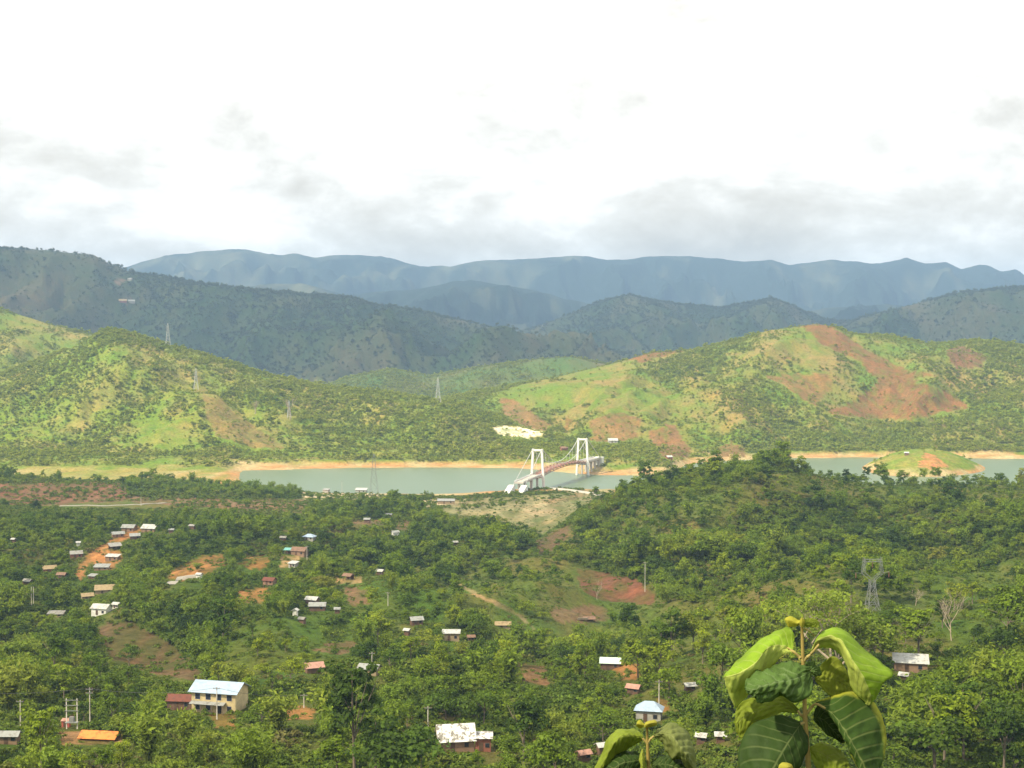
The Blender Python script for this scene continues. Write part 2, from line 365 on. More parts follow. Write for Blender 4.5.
# ------------------------------------------------------------------ materials
MAT = {}
def material(name):
    m = bpy.data.materials.new(name); m.use_nodes = True; t = m.node_tree
    b = t.nodes['Principled BSDF']; MAT[name] = m
    return m, t, b
def plain(name, rgb, rough=0.8, metal=0.0, var=0.25, scale=1.5, bump=0.0, dirt=None):
    m, t, b = material(name)
    c = N(t, 'ShaderNodeTexCoord'); n = N(t, 'ShaderNodeTexNoise', i_Scale=scale, i_Detail=6.0, i_Roughness=0.65)
    t.links.new(c.outputs['Object'], n.inputs['Vector'])
    r = N(t, 'ShaderNodeValToRGB')
    d = dirt or tuple(x * (1 - var) for x in rgb)
    ramp(r, [(0.32, d), (0.6, rgb), (0.8, tuple(min(1, x * (1 + var * 0.4)) for x in rgb))])
    t.links.new(n.outputs['Fac'], r.inputs[0]); t.links.new(r.outputs[0], b.inputs['Base Color'])
    b.inputs['Roughness'].default_value = rough; b.inputs['Metallic'].default_value = metal
    if bump:
        bp = N(t, 'ShaderNodeBump', i_Strength=bump, i_Distance=0.05); t.links.new(n.outputs['Fac'], bp.inputs['Height'])
        t.links.new(bp.outputs[0], b.inputs['Normal'])
    return m
def roofing(name, rgb, dirt, rough=0.45):
    m, t, b = material(name)
    c = N(t, 'ShaderNodeTexCoord')
    n = N(t, 'ShaderNodeTexNoise', i_Scale=0.8, i_Detail=8.0, i_Roughness=0.7); t.links.new(c.outputs['Object'], n.inputs['Vector'])
    r = N(t, 'ShaderNodeValToRGB'); ramp(r, [(0.45 if 'patchy' in name else 0.36, dirt), (0.5, rgb), (0.75, tuple(min(1, x * 1.08) for x in rgb))])
    t.links.new(n.outputs['Fac'], r.inputs[0])
    w = N(t, 'ShaderNodeTexWave', wave_type='BANDS', bands_direction='X', i_Scale=1.6, i_Distortion=0.15)
    t.links.new(c.outputs['Object'], w.inputs['Vector'])
    bp = N(t, 'ShaderNodeBump', i_Strength=0.5, i_Distance=0.04); t.links.new(w.outputs['Fac'], bp.inputs['Height'])
    t.links.new(r.outputs[0], b.inputs['Base Color']); t.links.new(bp.outputs[0], b.inputs['Normal'])
    b.inputs['Roughness'].default_value = rough
    return m

m, t, b = material('ground_soil_and_grass')
at = N(t, 'ShaderNodeAttribute', attribute_name='cover')
geo = N(t, 'ShaderNodeNewGeometry')
na = N(t, 'ShaderNodeTexNoise', i_Scale=0.3, i_Detail=10.0, i_Roughness=0.78); t.links.new(geo.outputs['Position'], na.inputs['Vector'])
ra = N(t, 'ShaderNodeMapRange', i_1=0.3, i_2=0.72, i_3=0.5, i_4=1.5); t.links.new(na.outputs['Fac'], ra.inputs[0])
nb = N(t, 'ShaderNodeTexNoise', i_Scale=0.035, i_Detail=6.0, i_Roughness=0.65); t.links.new(geo.outputs['Position'], nb.inputs['Vector'])
rb = N(t, 'ShaderNodeValToRGB'); ramp(rb, [(0.35, (0.82, 0.98, 0.9)), (0.5, (1, 1, 1)), (0.68, (1.18, 1.04, 0.95))]); t.links.new(nb.outputs['Fac'], rb.inputs[0])
m1 = N(t, 'ShaderNodeVectorMath', operation='MULTIPLY'); t.links.new(at.outputs['Color'], m1.inputs[0]); t.links.new(rb.outputs[0], m1.inputs[1])
m2 = N(t, 'ShaderNodeVectorMath', operation='SCALE'); t.links.new(m1.outputs[0], m2.inputs[0]); t.links.new(ra.outputs[0], m2.inputs['Scale'])
t.links.new(m2.outputs[0], b.inputs['Base Color'])
bp = N(t, 'ShaderNodeBump', i_Strength=0.9, i_Distance=1.6); t.links.new(na.outputs['Fac'], bp.inputs['Height']); t.links.new(bp.outputs[0], b.inputs['Normal'])
b.inputs['Roughness'].default_value = 0.95; b.inputs['Specular IOR Level'].default_value = 0.1

# ------------------------------------------------------------------ ground mesh: one sheet right round the camera
uu = np.arange(-420, 1445, 3.0)
thf = np.arctan((uu - 512) / F)
th = np.concatenate([np.linspace(-math.pi, thf[0], 70)[:-1], thf, np.linspace(thf[-1], math.pi, 70)[1:-1]])
dd = np.concatenate([np.array([0.6, 1.5, 3, 5, 8]), np.exp(np.linspace(math.log(12), math.log(240), 40)),
    np.exp(np.linspace(math.log(243), math.log(1150), 330)), np.linspace(1153, 1560, 130),
    np.exp(np.linspace(math.log(1565), math.log(2950), 230)), np.exp(np.linspace(math.log(2960), math.log(11500), 300))])
TH, DD = np.meshgrid(th, dd)
RR = np.minimum(DD / np.cos(np.clip(TH, -R(50), R(50))), 12300 + DD * .03)
GX, GY = (RR * np.sin(TH)).ravel(), (RR * np.cos(TH)).ravel()
gz, gu, gd, gl = height(GX, GY, True)
gcol, gbare = landcover(GX, GY, gz, gu, gd, gl)
nr, nc = TH.shape
idx = np.arange(nr * nc).reshape(nr, nc); nxt = np.roll(idx, -1, axis=1)
quads = np.stack([idx[:-1], nxt[:-1], nxt[1:], idx[1:]], -1).reshape(-1, 4)[:, ::-1]
me = newmesh('ground', np.stack([GX, GY, gz], 1), quads, [MAT['ground_soil_and_grass']], True)
ca = me.attributes.new('cover', 'FLOAT_COLOR', 'POINT')
ca.data.foreach_set('color', np.concatenate([gcol, np.ones((len(gcol), 1))], 1).astype(np.float32).ravel())
ground = tag(link('ground', me), 'green valley floor and forested hills with patches of bare red soil', 'terrain', kind='structure')

# ------------------------------------------------------------------ lake
m, t, b = material('lake_water')
b.inputs['Base Color'].default_value = (0.105, 0.165, 0.095, 1); b.inputs['Roughness'].default_value = 0.28
b.inputs['IOR'].default_value = 1.33
geo = N(t, 'ShaderNodeNewGeometry'); nn = N(t, 'ShaderNodeTexNoise', i_Scale=0.5, i_Detail=5.0); t.links.new(geo.outputs['Position'], nn.inputs['Vector'])
bp = N(t, 'ShaderNodeBump', i_Strength=0.25, i_Distance=0.5); t.links.new(nn.outputs['Fac'], bp.inputs['Height']); t.links.new(bp.outputs[0], b.inputs['Normal'])
xs = np.linspace(-1500, 1500, 31); ys = np.linspace(1080, 1560, 9)
VX, VY = np.meshgrid(xs, ys); ii = np.arange(VX.size).reshape(VX.shape)
q = np.stack([ii[:-1, :-1], ii[:-1, 1:], ii[1:, 1:], ii[1:, :-1]], -1).reshape(-1, 4)
tag(link('lake_water', newmesh('lake_water', np.stack([VX.ravel(), VY.ravel(), np.zeros(VX.size)], 1), q, [m])),
    'calm grey green reservoir water below the hills', 'water', kind='structure')

# ------------------------------------------------------------------ haze: the air between here and the far range
m = bpy.data.materials.new('haze'); m.use_nodes = True; t = m.node_tree; t.nodes.clear()
pv = N(t, 'ShaderNodeVolumePrincipled', i_Color=(0.41, 0.64, 1.0, 1), i_Density=1.1e-4, i_Anisotropy=0.0)
mo = N(t, 'ShaderNodeOutputMaterial'); t.links.new(pv.outputs[0], mo.inputs['Volume'])
HZT = float(gz.max()) + 25
v = [(x, y, z) for z in (-70, HZT) for y in (-13200, 13200) for x in (-13200, 13200)]
f = [(0, 2, 3, 1), (4, 5, 7, 6), (0, 1, 5, 4), (2, 6, 7, 3), (0, 4, 6, 2), (1, 3, 7, 5)]
tag(link('haze', newmesh('haze', v, f, [m])), 'thin pale blue haze over the valley and mountains', 'haze', kind='stuff')

# ------------------------------------------------------------------ unseen clouds added out of frame to shade the far ranges and the near valley
for nm_, op_ in (('cloud_vapour', 0.30), ('thin_cloud_vapour', 0.17)):
  mt_, tt_, _b = material(nm_); _b.inputs['Base Color'].default_value = (0.95, 0.95, 0.95, 1); _b.inputs['Roughness'].default_value = 1.0
  tr = N(tt_, 'ShaderNodeBsdfTransparent'); ms = N(tt_, 'ShaderNodeMixShader', i_0=op_)
  tt_.links.new(tr.outputs[0], ms.inputs[1]); tt_.links.new(_b.outputs[0], ms.inputs[2]); tt_.links.new(ms.outputs[0], tt_.nodes['Material Output'].inputs[0])
CLZ = 3300.0
def cloud(x0, x1, y0, y1, zg, step, seed, mat, cover=0.55, label=''):
    """lumpy slab of cloud whose shadow falls on the ground rectangle x0..x1, y0..y1"""
    k = (CLZ - zg) / S.z; ox, oy = S.x * k, S.y * k
    xs = np.arange(x0 - step * 3, x1 + step * 3, step); ys = np.arange(y0 - step * 3, y1 + step * 3, step)
    X, Y = np.meshgrid(xs, ys)
    e = np.minimum(np.minimum(X - x0, x1 - X), np.minimum(Y - y0, y1 - Y)) / (4 * step)
    tk = np.clip(e, -1, 1) * 0.6 + cover - 0.5 + 0.9 * fbm(X / (step * 9), Y / (step * 9), seed, 5)
    on = tk > 0
    top = CLZ + 60 + np.sqrt(np.clip(tk, 0, None)) * 420; bot = CLZ - np.sqrt(np.clip(tk, 0, None)) * 90
    ii = np.arange(X.size).reshape(X.shape)
    m4 = on[:-1, :-1] & on[:-1, 1:] & on[1:, 1:] & on[1:, :-1]
    q = np.stack([ii[:-1, :-1], ii[:-1, 1:], ii[1:, 1:], ii[1:, :-1]], -1)[m4]
    n = X.size
    V = np.concatenate([np.stack([X + ox, Y + oy, top], -1).reshape(-1, 3), np.stack([X + ox, Y + oy, bot], -1).reshape(-1, 3)])
    return tag(link('cloud', newmesh('cloud', V, np.concatenate([q, q[:, ::-1] + n]), [mat], True)), label, 'cloud', kind='structure')
cloud(-5500, 5500, 2800, 6300, 200, 90, 3, MAT['cloud_vapour'], 0.72, 'unseen cloud bank added to shade the far mountain ranges')
cloud(-900, 900, 150, 1000, 30, 40, 8, MAT['thin_cloud_vapour'], 0.75, 'thin unseen cloud veil added to shade the near valley')

# ------------------------------------------------------------------ plants: prototypes
def foliage(name, stops, trans=0.30, vmin=0.55, vmax=1.5, rough=0.6):
    m, t, b = material(name)
    oi = N(t, 'ShaderNodeObjectInfo'); at = N(t, 'ShaderNodeAttribute', attribute_name='tint')
    r = N(t, 'ShaderNodeValToRGB'); ramp(r, stops)
    gn = N(t, 'ShaderNodeTexNoise', i_Scale=0.022, i_Detail=3.0, i_Roughness=0.6); t.links.new(oi.outputs['Location'], gn.inputs['Vector'])   # groves of one kind
    gr = N(t, 'ShaderNodeMapRange', i_1=0.32, i_2=0.68, i_3=-0.05, i_4=1.05); t.links.new(gn.outputs['Fac'], gr.inputs[0])
    gm = N(t, 'ShaderNodeMix', data_type='FLOAT', i_0=0.5); t.links.new(oi.outputs['Random'], gm.inputs[2]); t.links.new(gr.outputs[0], gm.inputs[3])
    t.links.new(gm.outputs[0], r.inputs[0])
    mr = N(t, 'ShaderNodeMapRange', i_1=0.0, i_2=1.0, i_3=vmin, i_4=vmax); t.links.new(at.outputs['Fac'], mr.inputs[0])
    s = N(t, 'ShaderNodeVectorMath', operation='SCALE'); t.links.new(r.outputs[0], s.inputs[0]); t.links.new(mr.outputs[0], s.inputs['Scale'])
    t.links.new(s.outputs[0], b.inputs['Base Color']); b.inputs['Roughness'].default_value = rough
    b.inputs['Specular IOR Level'].default_value = 0.25
    tl = N(t, 'ShaderNodeBsdfTranslucent'); t.links.new(s.outputs[0], tl.inputs[0])
    ms = N(t, 'ShaderNodeMixShader', i_0=trans); t.links.new(b.outputs[0], ms.inputs[1]); t.links.new(tl.outputs[0], ms.inputs[2])
    t.links.new(ms.outputs[0], t.nodes['Material Output'].inputs[0])
    return m
foliage('broadleaf_foliage', [(0.0, (0.030, 0.058, 0.006)), (0.28, (0.072, 0.128, 0.008)), (0.55, (0.170, 0.245, 0.010)), (0.82, (0.255, 0.310, 0.015)), (1.0, (0.235, 0.215, 0.040))], 0.42)
foliage('bamboo_foliage', [(0.0, (0.12, 0.195, 0.013)), (0.5, (0.18, 0.25, 0.018)), (1.0, (0.24, 0.27, 0.03))], 0.4)
foliage('scrub_foliage', [(0.0, (0.075, 0.128, 0.010)), (0.4, (0.125, 0.190, 0.013)), (0.75, (0.170, 0.215, 0.022)), (1.0, (0.185, 0.155, 0.05))], 0.38)
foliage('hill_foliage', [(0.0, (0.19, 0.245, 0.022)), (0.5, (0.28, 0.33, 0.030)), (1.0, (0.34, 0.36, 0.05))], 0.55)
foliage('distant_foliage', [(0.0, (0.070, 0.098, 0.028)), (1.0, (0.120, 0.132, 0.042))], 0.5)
plain('bark', (0.19, 0.15, 0.11), 0.9); plain('pale_bark', (0.42, 0.34, 0.25), 0.9)

def cards(C, Nn, size, rng, asp=1.0, bend=None):
    """leaf-sized quads at C facing Nn"""
    n = len(C); Nn = Nn / np.linalg.norm(Nn, axis=1, keepdims=True)
    r = rng.normal(size=(n, 3)); a = np.cross(Nn, r); a /= np.linalg.norm(a, axis=1, keepdims=True); b_ = np.cross(Nn, a)
    s = (size * rng.uniform(0.6, 1.3, n))[:, None]
    V = np.stack([C - a * s, C - b_ * s * asp * 0.7 + Nn * s * 0.18, C + a * s, C + b_ * s * asp * 0.7 + Nn * s * 0.18], 1).reshape(-1, 3)
    return V, np.arange(4 * n).reshape(n, 4)
def leafmesh(name, V, Fc, tint, mat):
    me = newmesh(name, V, Fc, [mat])
    a = me.attributes.new('tint', 'FLOAT', 'POINT'); a.data.foreach_set('value', np.repeat(tint, 4).astype(np.float32)[:len(V)])
    return me
def crown_mesh(name, seed, Hh, Rr, zc, rz, clumps, per, leaf, mat, flat=0.62):
    rng = np.random.RandomState(seed); Cs, Ns, T = [], [], []
    for i in range(clumps):
        d = rng.normal(size=3); d[2] = abs(d[2]) * 1.0 - 0.6; d /= np.linalg.norm(d)
        k = rng.uniform(0.35, 0.86) * rng.uniform(0.8, 1.12)
        c = np.array([d[0] * Rr * k, d[1] * Rr * k, zc + d[2] * rz * k])
        r = Rr * rng.uniform(0.16, 0.46)
        o = rng.normal(size=(per, 3)); o /= np.linalg.norm(o, axis=1, keepdims=True); o[:, 2] = np.where(o[:, 2] < -0.35, -o[:, 2], o[:, 2])
        p = c + o * r * np.array([1, 1, flat]) * rng.uniform(0.45, 1.2, (per, 1))
        Cs.append(p); Ns.append(o * 0.8 + np.array([0, 0, 0.55]) + rng.normal(size=(per, 3)) * 0.42)
        T.append(np.clip(rng.uniform(0.2, 0.8) + rng.normal(size=per) * 0.22, 0, 1))
    V, Fc = cards(np.concatenate(Cs), np.concatenate(Ns), leaf, rng)
    return leafmesh(name, V, Fc, np.concatenate(T), mat)
def tubes(name, paths, mat, sides=6, smooth=True):
    Vs, Fs, o = [], [], 0
    for pts, rad in paths:
        pts = [Vector(p) for p in pts]
        for i, p in enumerate(pts):
            d = (pts[min(i + 1, len(pts) - 1)] - pts[max(i - 1, 0)]).normalized()
            a = d.orthogonal().normalized(); b_ = d.cross(a)
            r = rad[i] if hasattr(rad, '__len__') else rad
            for k in range(sides):
                q = 2 * math.pi * k / sides; Vs.append(p + (a * math.cos(q) + b_ * math.sin(q)) * r)
        for i in range(len(pts) - 1):
            for k in range(sides):
                k2 = (k + 1) % sides
                Fs.append((o + i * sides + k, o + i * sides + k2, o + (i + 1) * sides + k2, o + (i + 1) * sides + k))
        for base in (o, o + (len(pts) - 1) * sides):
            for k in range(1, sides - 1, 2): Fs.append((base, base + k, base + k + 1, base + (k + 2 if k + 2 < sides else 0)) if k + 2 <= sides - 1 else (base, base + k, base + k + 1, base + k + 1))
        o += sides * len(pts)
    Fs = [f for f in Fs if len(set(f)) == 4]
    return newmesh(name, [tuple(v) for v in Vs], Fs, [mat], smooth)
def trunk_mesh(name, seed, Hh, r0, Rr, zc, mat=None, limbs=6):
    rng = random.Random(seed); top = Vector((rng.uniform(-.3, .3), rng.uniform(-.3, .3), zc))
    ps = [([(0, 0, -1.2), (rng.uniform(-.15, .15), rng.uniform(-.15, .15), zc * 0.45), top, top + Vector((0, 0, (Hh - zc) * 0.5))], [r0 * 1.25, r0 * 0.85, r0 * 0.55, r0 * 0.15])]
    for i in range(limbs):
        a = i * 2.4 + rng.random(); s = Vector((0, 0, zc * rng.uniform(0.5, 0.95))); e = Vector((math.cos(a) * Rr * 0.7, math.sin(a) * Rr * 0.7, zc + rng.uniform(-.1, .5) * (Hh - zc)))
        ps.append(([s, s.lerp(e, .5) + Vector((0, 0, .3)), e], [r0 * 0.4, r0 * 0.28, r0 * 0.1]))
    return tubes(name, ps, mat or MAT['bark'])
def bamboo_meshes(seed, Hh, n=26):
    rng = np.random.RandomState(seed); culms, Cs, Ns, T = [], [], [], []
    for i in range(n):
        a = rng.uniform(0, 2 * np.pi); out = rng.uniform(0.8, 3.4); h = Hh * rng.uniform(0.7, 1.0); b0 = rng.uniform(0, 0.7)
        ca_, sa = math.cos(a), math.sin(a)
        def pt(s): k = b0 + out * s ** 2.3; return np.array([ca_ * k, sa * k, h * (s - 0.16 * s ** 4)])
        culms.append(([tuple(pt(s) - np.array([0, 0, 0.6 if s == 0 else 0])) for s in (0, .25, .5, .75, 1.0)], [.06, .055, .045, .03, .01]))
        m_ = 30
        for s in rng.uniform(0.25, 1.03, m_) ** 0.8:
            c = pt(min(s, 1.03)); w = 0.25 + 0.55 * (1 - abs(s - 0.65))
            Cs.append(c + rng.normal(size=3) * w * 0.6); Ns.append(np.array([ca_ * .4, sa * .4, .7]) + rng.normal(size=3) * 0.55); T.append(np.clip(0.35 + 0.3 * s + rng.normal() * 0.2, 0, 1))
    V, Fc = cards(np.array(Cs), np.array(Ns), 0.52, rng, 0.55)
    return tubes('culms', culms, MAT['bamboo_foliage'], 4), leafmesh('foliage', V, Fc, np.array(T), MAT['bamboo_foliage'])

BM = MAT['broadleaf_foliage']
#        name seed H   R    zc   rz  clumps per leaf
TREES = []
for i, (Hh, Rr, zc_, rz, cl, per, leaf) in enumerate([(9.0, 4.2, 4.6, 4.2, 26, 72, .30), (12.0, 3.3, 6.2, 5.8, 28, 66, .30), (7.2, 5.2, 4.0, 3.0, 26, 74, .31), (9.6, 4.6, 4.8, 4.6, 18, 96, .29), (14.0, 4.0, 8.6, 5.6, 24, 74, .32), (10.5, 2.6, 5.4, 5.2, 20, 70, .28), (8.2, 4.4, 5.2, 2.8, 14, 70, .33)]):
    TREES.append((Hh, Rr, trunk_mesh('trunk', i, Hh, 0.2, Rr, zc_ - 0.8), crown_mesh('crown', 100 + i, Hh, Rr, zc_, rz, cl, per, leaf, BM)))
BAMBOO = [bamboo_meshes(5, 11.0), bamboo_meshes(9, 9.0, 22)]
SCRUB = [crown_mesh('scrub', 200 + i, 2.8, 2.1, 0.9, 1.4, 9, 24, .28, MAT['scrub_foliage']) for i in range(3)]
HILLT = [crown_mesh('hill_tree', 210 + i, 6, [2.6, 2.2, 3.1][i], 2.7, [2.5, 3.4, 2.3][i], 9, 22, .55, MAT['hill_foliage']) for i in range(3)]
DIST = [crown_mesh('distant_tree', 220 + i, 12, 5.0, 6.0, 5.0, 7, 16, 1.5, MAT['distant_foliage']) for i in range(2)]

# ------------------------------------------------------------------ where plants grow
BUILD = []        # (u0, v0, u1, v1, distance) of every built thing that must stay in sight; filled by the builders
PLANT_JOBS = []

# ------------------------------------------------------------------ houses
ROOF = {k: roofing('roof_' + k, c, d, r) for k, (c, d, r) in {
 'white': ((0.50, 0.50, 0.48), (0.28, 0.26, 0.22), .5), 'zinc': ((0.31, 0.32, 0.31), (0.18, 0.165, 0.14), .55), 'bluewhite': ((0.37, 0.47, 0.60), (0.29, 0.37, 0.48), .45),
 'grey': ((0.30, 0.29, 0.27), (0.18, 0.155, 0.13), .6), 'rust': ((0.17, 0.05, 0.03), (0.09, 0.035, 0.022), .75), 'patchy': ((0.78, 0.77, 0.74), (0.22, 0.20, 0.17), .5), 'brown': ((0.24, 0.14, 0.09), (0.14, 0.085, 0.06), .8),
 'thatch': ((0.36, 0.27, 0.15), (0.22, 0.16, 0.09), .95), 'orange': ((0.72, 0.24, 0.045), (0.42, 0.13, 0.03), .7), 'pink': ((0.46, 0.25, 0.19), (0.30, 0.15, 0.11), .7),
 'green': ((0.62, 0.74, 0.68), (0.42, 0.50, 0.45), .4), 'teal': ((0.16, 0.42, 0.38), (0.12, 0.30, 0.28), .5)}.items()}
WALL = {k: plain('wall_' + k, c, 0.85, var=0.3, scale=0.9) for k, c in {
 'cream': (0.62, 0.50, 0.27), 'white': (0.78, 0.76, 0.71), 'wood': (0.17, 0.095, 0.06), 'plank': (0.30, 0.19, 0.12), 'brick': (0.30, 0.11, 0.07), 'concrete': (0.42, 0.40, 0.36), 'bamboo': (0.36, 0.27, 0.16)}.items()}
plain('dark_opening', (0.02, 0.02, 0.025), 0.5); plain('frame_blue', (0.10, 0.12, 0.30), 0.5); plain('door_wood', (0.13, 0.075, 0.045), 0.7)
plain('post_wood', (0.20, 0.15, 0.11), 0.9); plain('glass_dark', (0.03, 0.035, 0.05), 0.12, var=0.1)

def boxes(lst):
    V, Fc = [], []
    for (x0, y0, z0, x1, y1, z1) in lst:
        o = len(V)
        V += [(x0, y0, z0), (x1, y0, z0), (x1, y1, z0), (x0, y1, z0), (x0, y0, z1), (x1, y0, z1), (x1, y1, z1), (x0, y1, z1)]
        Fc += [tuple(o + i for i in f) for f in ((0, 3, 2, 1), (4, 5, 6, 7), (0, 1, 5, 4), (1, 2, 6, 5), (2, 3, 7, 6), (3, 0, 4, 7))]
    return V, Fc
def boxmesh(name, lst, mat): V, Fc = boxes(lst); return newmesh(name, V, Fc, [mat])
def slab(p, q, r_, s, th):
    """thin sheet over four corners"""
    p, q, r_, s = map(Vector, (p, q, r_, s)); n = (q - p).cross(s - p).normalized() * th
    V = [p, q, r_, s, p + n, q + n, r_ + n, s + n]
    return [tuple(x) for x in V], [(0, 3, 2, 1), (4, 5, 6, 7), (0, 1, 5, 4), (1, 2, 6, 5), (2, 3, 7, 6), (3, 0, 4, 7)]
def merge(parts):
    V, Fc = [], []
    for v, f in parts:
        o = len(V); V += list(v); Fc += [tuple(o + i for i in q) for q in f]
    return V, Fc
def roof_part(w, d, h, rise, kind, ov, th=0.09, x0=0.0):
    a, b = w / 2 + ov, d / 2 + ov; e = h - rise * ov / (d / 2) if kind == 'gable' else h
    if kind == 'gable':
        return merge([slab((x0 - a, -b, e), (x0 + a, -b, e), (x0 + a, 0, h + rise), (x0 - a, 0, h + rise), th),
                      slab((x0 + a, b, e), (x0 - a, b, e), (x0 - a, 0, h + rise + .004), (x0 + a, 0, h + rise + .004), th)])
    if kind == 'hip':
        k = min(w, d) * 0.45; g = 0.006
        P1, P2, P3, P4 = (x0 - a, -b, h - .15), (x0 + a, -b, h - .15), (x0 + a, b, h - .15), (x0 - a, b, h - .15); A, B = (x0 - w / 2 + k, 0, h + rise), (x0 + w / 2 - k, 0, h + rise)
        return merge([slab(P1, P2, B, A, th), slab(P3, P4, A, B, th), slab(P2, P3, B, B, th), slab(P4, P1, A, A, th)])
    return slab((x0 - a, -b, h), (x0 + a, -b, h), (x0 + a, b, h + rise), (x0 - a, b, h + rise), th)      # lean-to
def wall_part(w, d, z0, h, rise, kind):
    V = [(-w/2, -d/2, z0), (w/2, -d/2, z0), (w/2, d/2, z0), (-w/2, d/2, z0), (-w/2, -d/2, h), (w/2, -d/2, h), (w/2, d/2, h), (-w/2, d/2, h)]
    Fc = [(0, 1, 5, 4), (1, 2, 6, 5), (2, 3, 7, 6), (3, 0, 4, 7), (0, 3, 2, 1), (4, 5, 6, 7)]
    if kind == 'gable':
        n = len(V); V += [(-w/2, 0, h + rise), (w/2, 0, h + rise)]; Fc += [(4, n, 7, 7), (5, 6, n + 1, n + 1)]
        Fc = [f for f in Fc if len(set(f)) == 4] + [(4, n, n, 7), (5, 6, n + 1, n + 1)]
    if kind == 'shed':
        V[6] = (w/2, d/2, h + rise * .78); V[7] = (-w/2, d/2, h + rise * .78)
    return V, Fc
def polymesh(name, V, Fc, mat):
    me = bpy.data.meshes.new(name); me.from_pydata([tuple(v) for v in V], [], [tuple(dict.fromkeys(f)) for f in Fc]); me.materials.append(mat); me.update(); return me

LANDMARKS = []
def house(name, label, u, v, wpx, roof, wall, kind='gable', hw=2.3, dr=0.75, rz=0.0, rise=None, stilts=0.0, nwin=1, door=True, cat='house', group=None, keep=True, ov=0.45, open_front=False, dmax=7500, lm=None, sink=0.0, dmin=150, posts=False):
    p = hit(u, v, dmin, dmax); D = p.y
    if wpx < 16 and rz == 0: rz = ((u * 37 + v * 17) % 61) - 30
    w = max(wpx * D / F - 2 * ov, 1.6); d = max(w * dr, 1.5)
    rise = rise if rise is not None else d * 0.28
    e = link(name, None, None, (p.x, p.y + d * 0.5, p.z - sink), R(rz)); tag(e, label, cat, group)
    h = hw + stilts; z0 = stilts if stilts else -1.6
    tag_small = wpx < 9
    V, Fc = roof_part(w, d, h, rise, kind, ov); link('roof', polymesh('roof', V, Fc, ROOF[roof]), e)
    if open_front:                                            # posts and a back wall only
        link('wall', boxmesh('wall', [(-w/2, d/2 - .15, -1.6, w/2, d/2, h)], WALL[wall]), e)
        for x in (-w/2 + .1, 0, w/2 - .1): link('post', boxmesh('post', [(x - .09, -d/2, -1.6, x + .09, -d/2 + .18, h - .03)], MAT['post_wood']), e)
    else:
        V, Fc = wall_part(w, d, z0, h - 0.02, rise - 0.02, kind); link('wall', polymesh('wall', V, Fc, WALL[wall]), e)
        if stilts:
            for x in (-w/2 + .15, 0, w/2 - .15):
                for y in (-d/2 + .15, d/2 - .15): link('post', boxmesh('post', [(x - .1, y - .1, -1.6, x + .1, y + .1, stilts + .003)], MAT['post_wood']), e)
        if not tag_small:
            zf = max(stilts, 0) + 0.1; dh = min(1.85, hw - .35)
            if door: link('door', boxmesh('door', [(-w * .12 - .45, -d/2 - .05, zf, -w * .12 + .45, -d/2 + .02, zf + dh)], MAT['door_wood']), e)
            for k in range(nwin):
                x = w * (0.28 if nwin == 1 else -0.36 + 0.72 * k / (nwin - 1))
                wi = link('window', boxmesh('window', [(x - .5, -d/2 - .045, zf + dh * .4, x + .5, -d/2 + .02, zf + dh - .1)], MAT['post_wood']), e)
                link('pane', boxmesh('pane', [(x - .42, -d/2 - .06, zf + dh * .4 + .07, x + .42, -d/2 - .03, zf + dh - .17)], MAT['glass_dark']), wi)
    hp = (h + rise) * F / D
    kk = (.5 if wpx > 45 else .42) if wpx > 25 else .46 if wpx >= 16 else .36
    if keep: BUILD.append((u - wpx * kk, v - hp, u + wpx * kk, v - hp * (0.36 if wpx > 50 else 0.46 if wpx > 25 else 0.25 if wpx >= 16 else 0.58), D))
    LANDMARKS.append((u, v - hp / 2, lm or label))
    return e, w, d, h, D

# two storey house with blue white roof
e, w, d, h, D = house('two_storey_house', 'two storey cream house under a large blue white metal roof', 217, 714, 54, 'bluewhite', 'cream', 'gable', 5.4, 0.62, -14, nwin=0, door=False, lm='the two storey house', ov=0.7, rise=1.7)
for k in range(4):
    x = -w / 2 + w * (0.14 + 0.24 * k)
    wi = link('window', boxmesh('window', [(x - .65, -d/2 - .05, 3.35, x + .65, -d/2 + .02, 4.75)], MAT['frame_blue']), e)
    link('pane', boxmesh('pane', [(x - .55, -d/2 - .07, 3.45, x + .55, -d/2 - .03, 4.65)], MAT['glass_dark']), wi)
    if k != 2:
        wi = link('window', boxmesh('window', [(x - .55, -d/2 - .05, .75, x + .55, -d/2 + .02, 2.0)], MAT['frame_blue']), e)
        link('pane', boxmesh('pane', [(x - .46, -d/2 - .07, .83, x + .46, -d/2 - .03, 1.92)], MAT['glass_dark']), wi)
xd = -w / 2 + w * 0.62
link('door', boxmesh('door', [(xd - .7, -d/2 - .05, 0.05, xd + .7, -d/2 + .02, 2.2)], MAT['dark_opening']), e)
V, Fc = slab((-w/2, -d/2 - 1.6, 2.45), (w/2 - 2.5, -d/2 - 1.6, 2.45), (w/2 - 2.5, -d/2 - .03, 2.85), (-w/2, -d/2 - .03, 2.85), .07)
pr = link('porch_roof', polymesh('porch_roof', V, Fc, ROOF['zinc']), e)
for k in range(4):
    x = -w/2 + .15 + (w - 2.8) * k / 3; link('porch_post', boxmesh('porch_post', [(x - .08, -d/2 - 1.55, -1.2, x + .08, -d/2 - 1.4, 2.47)], MAT['post_wood']), pr)

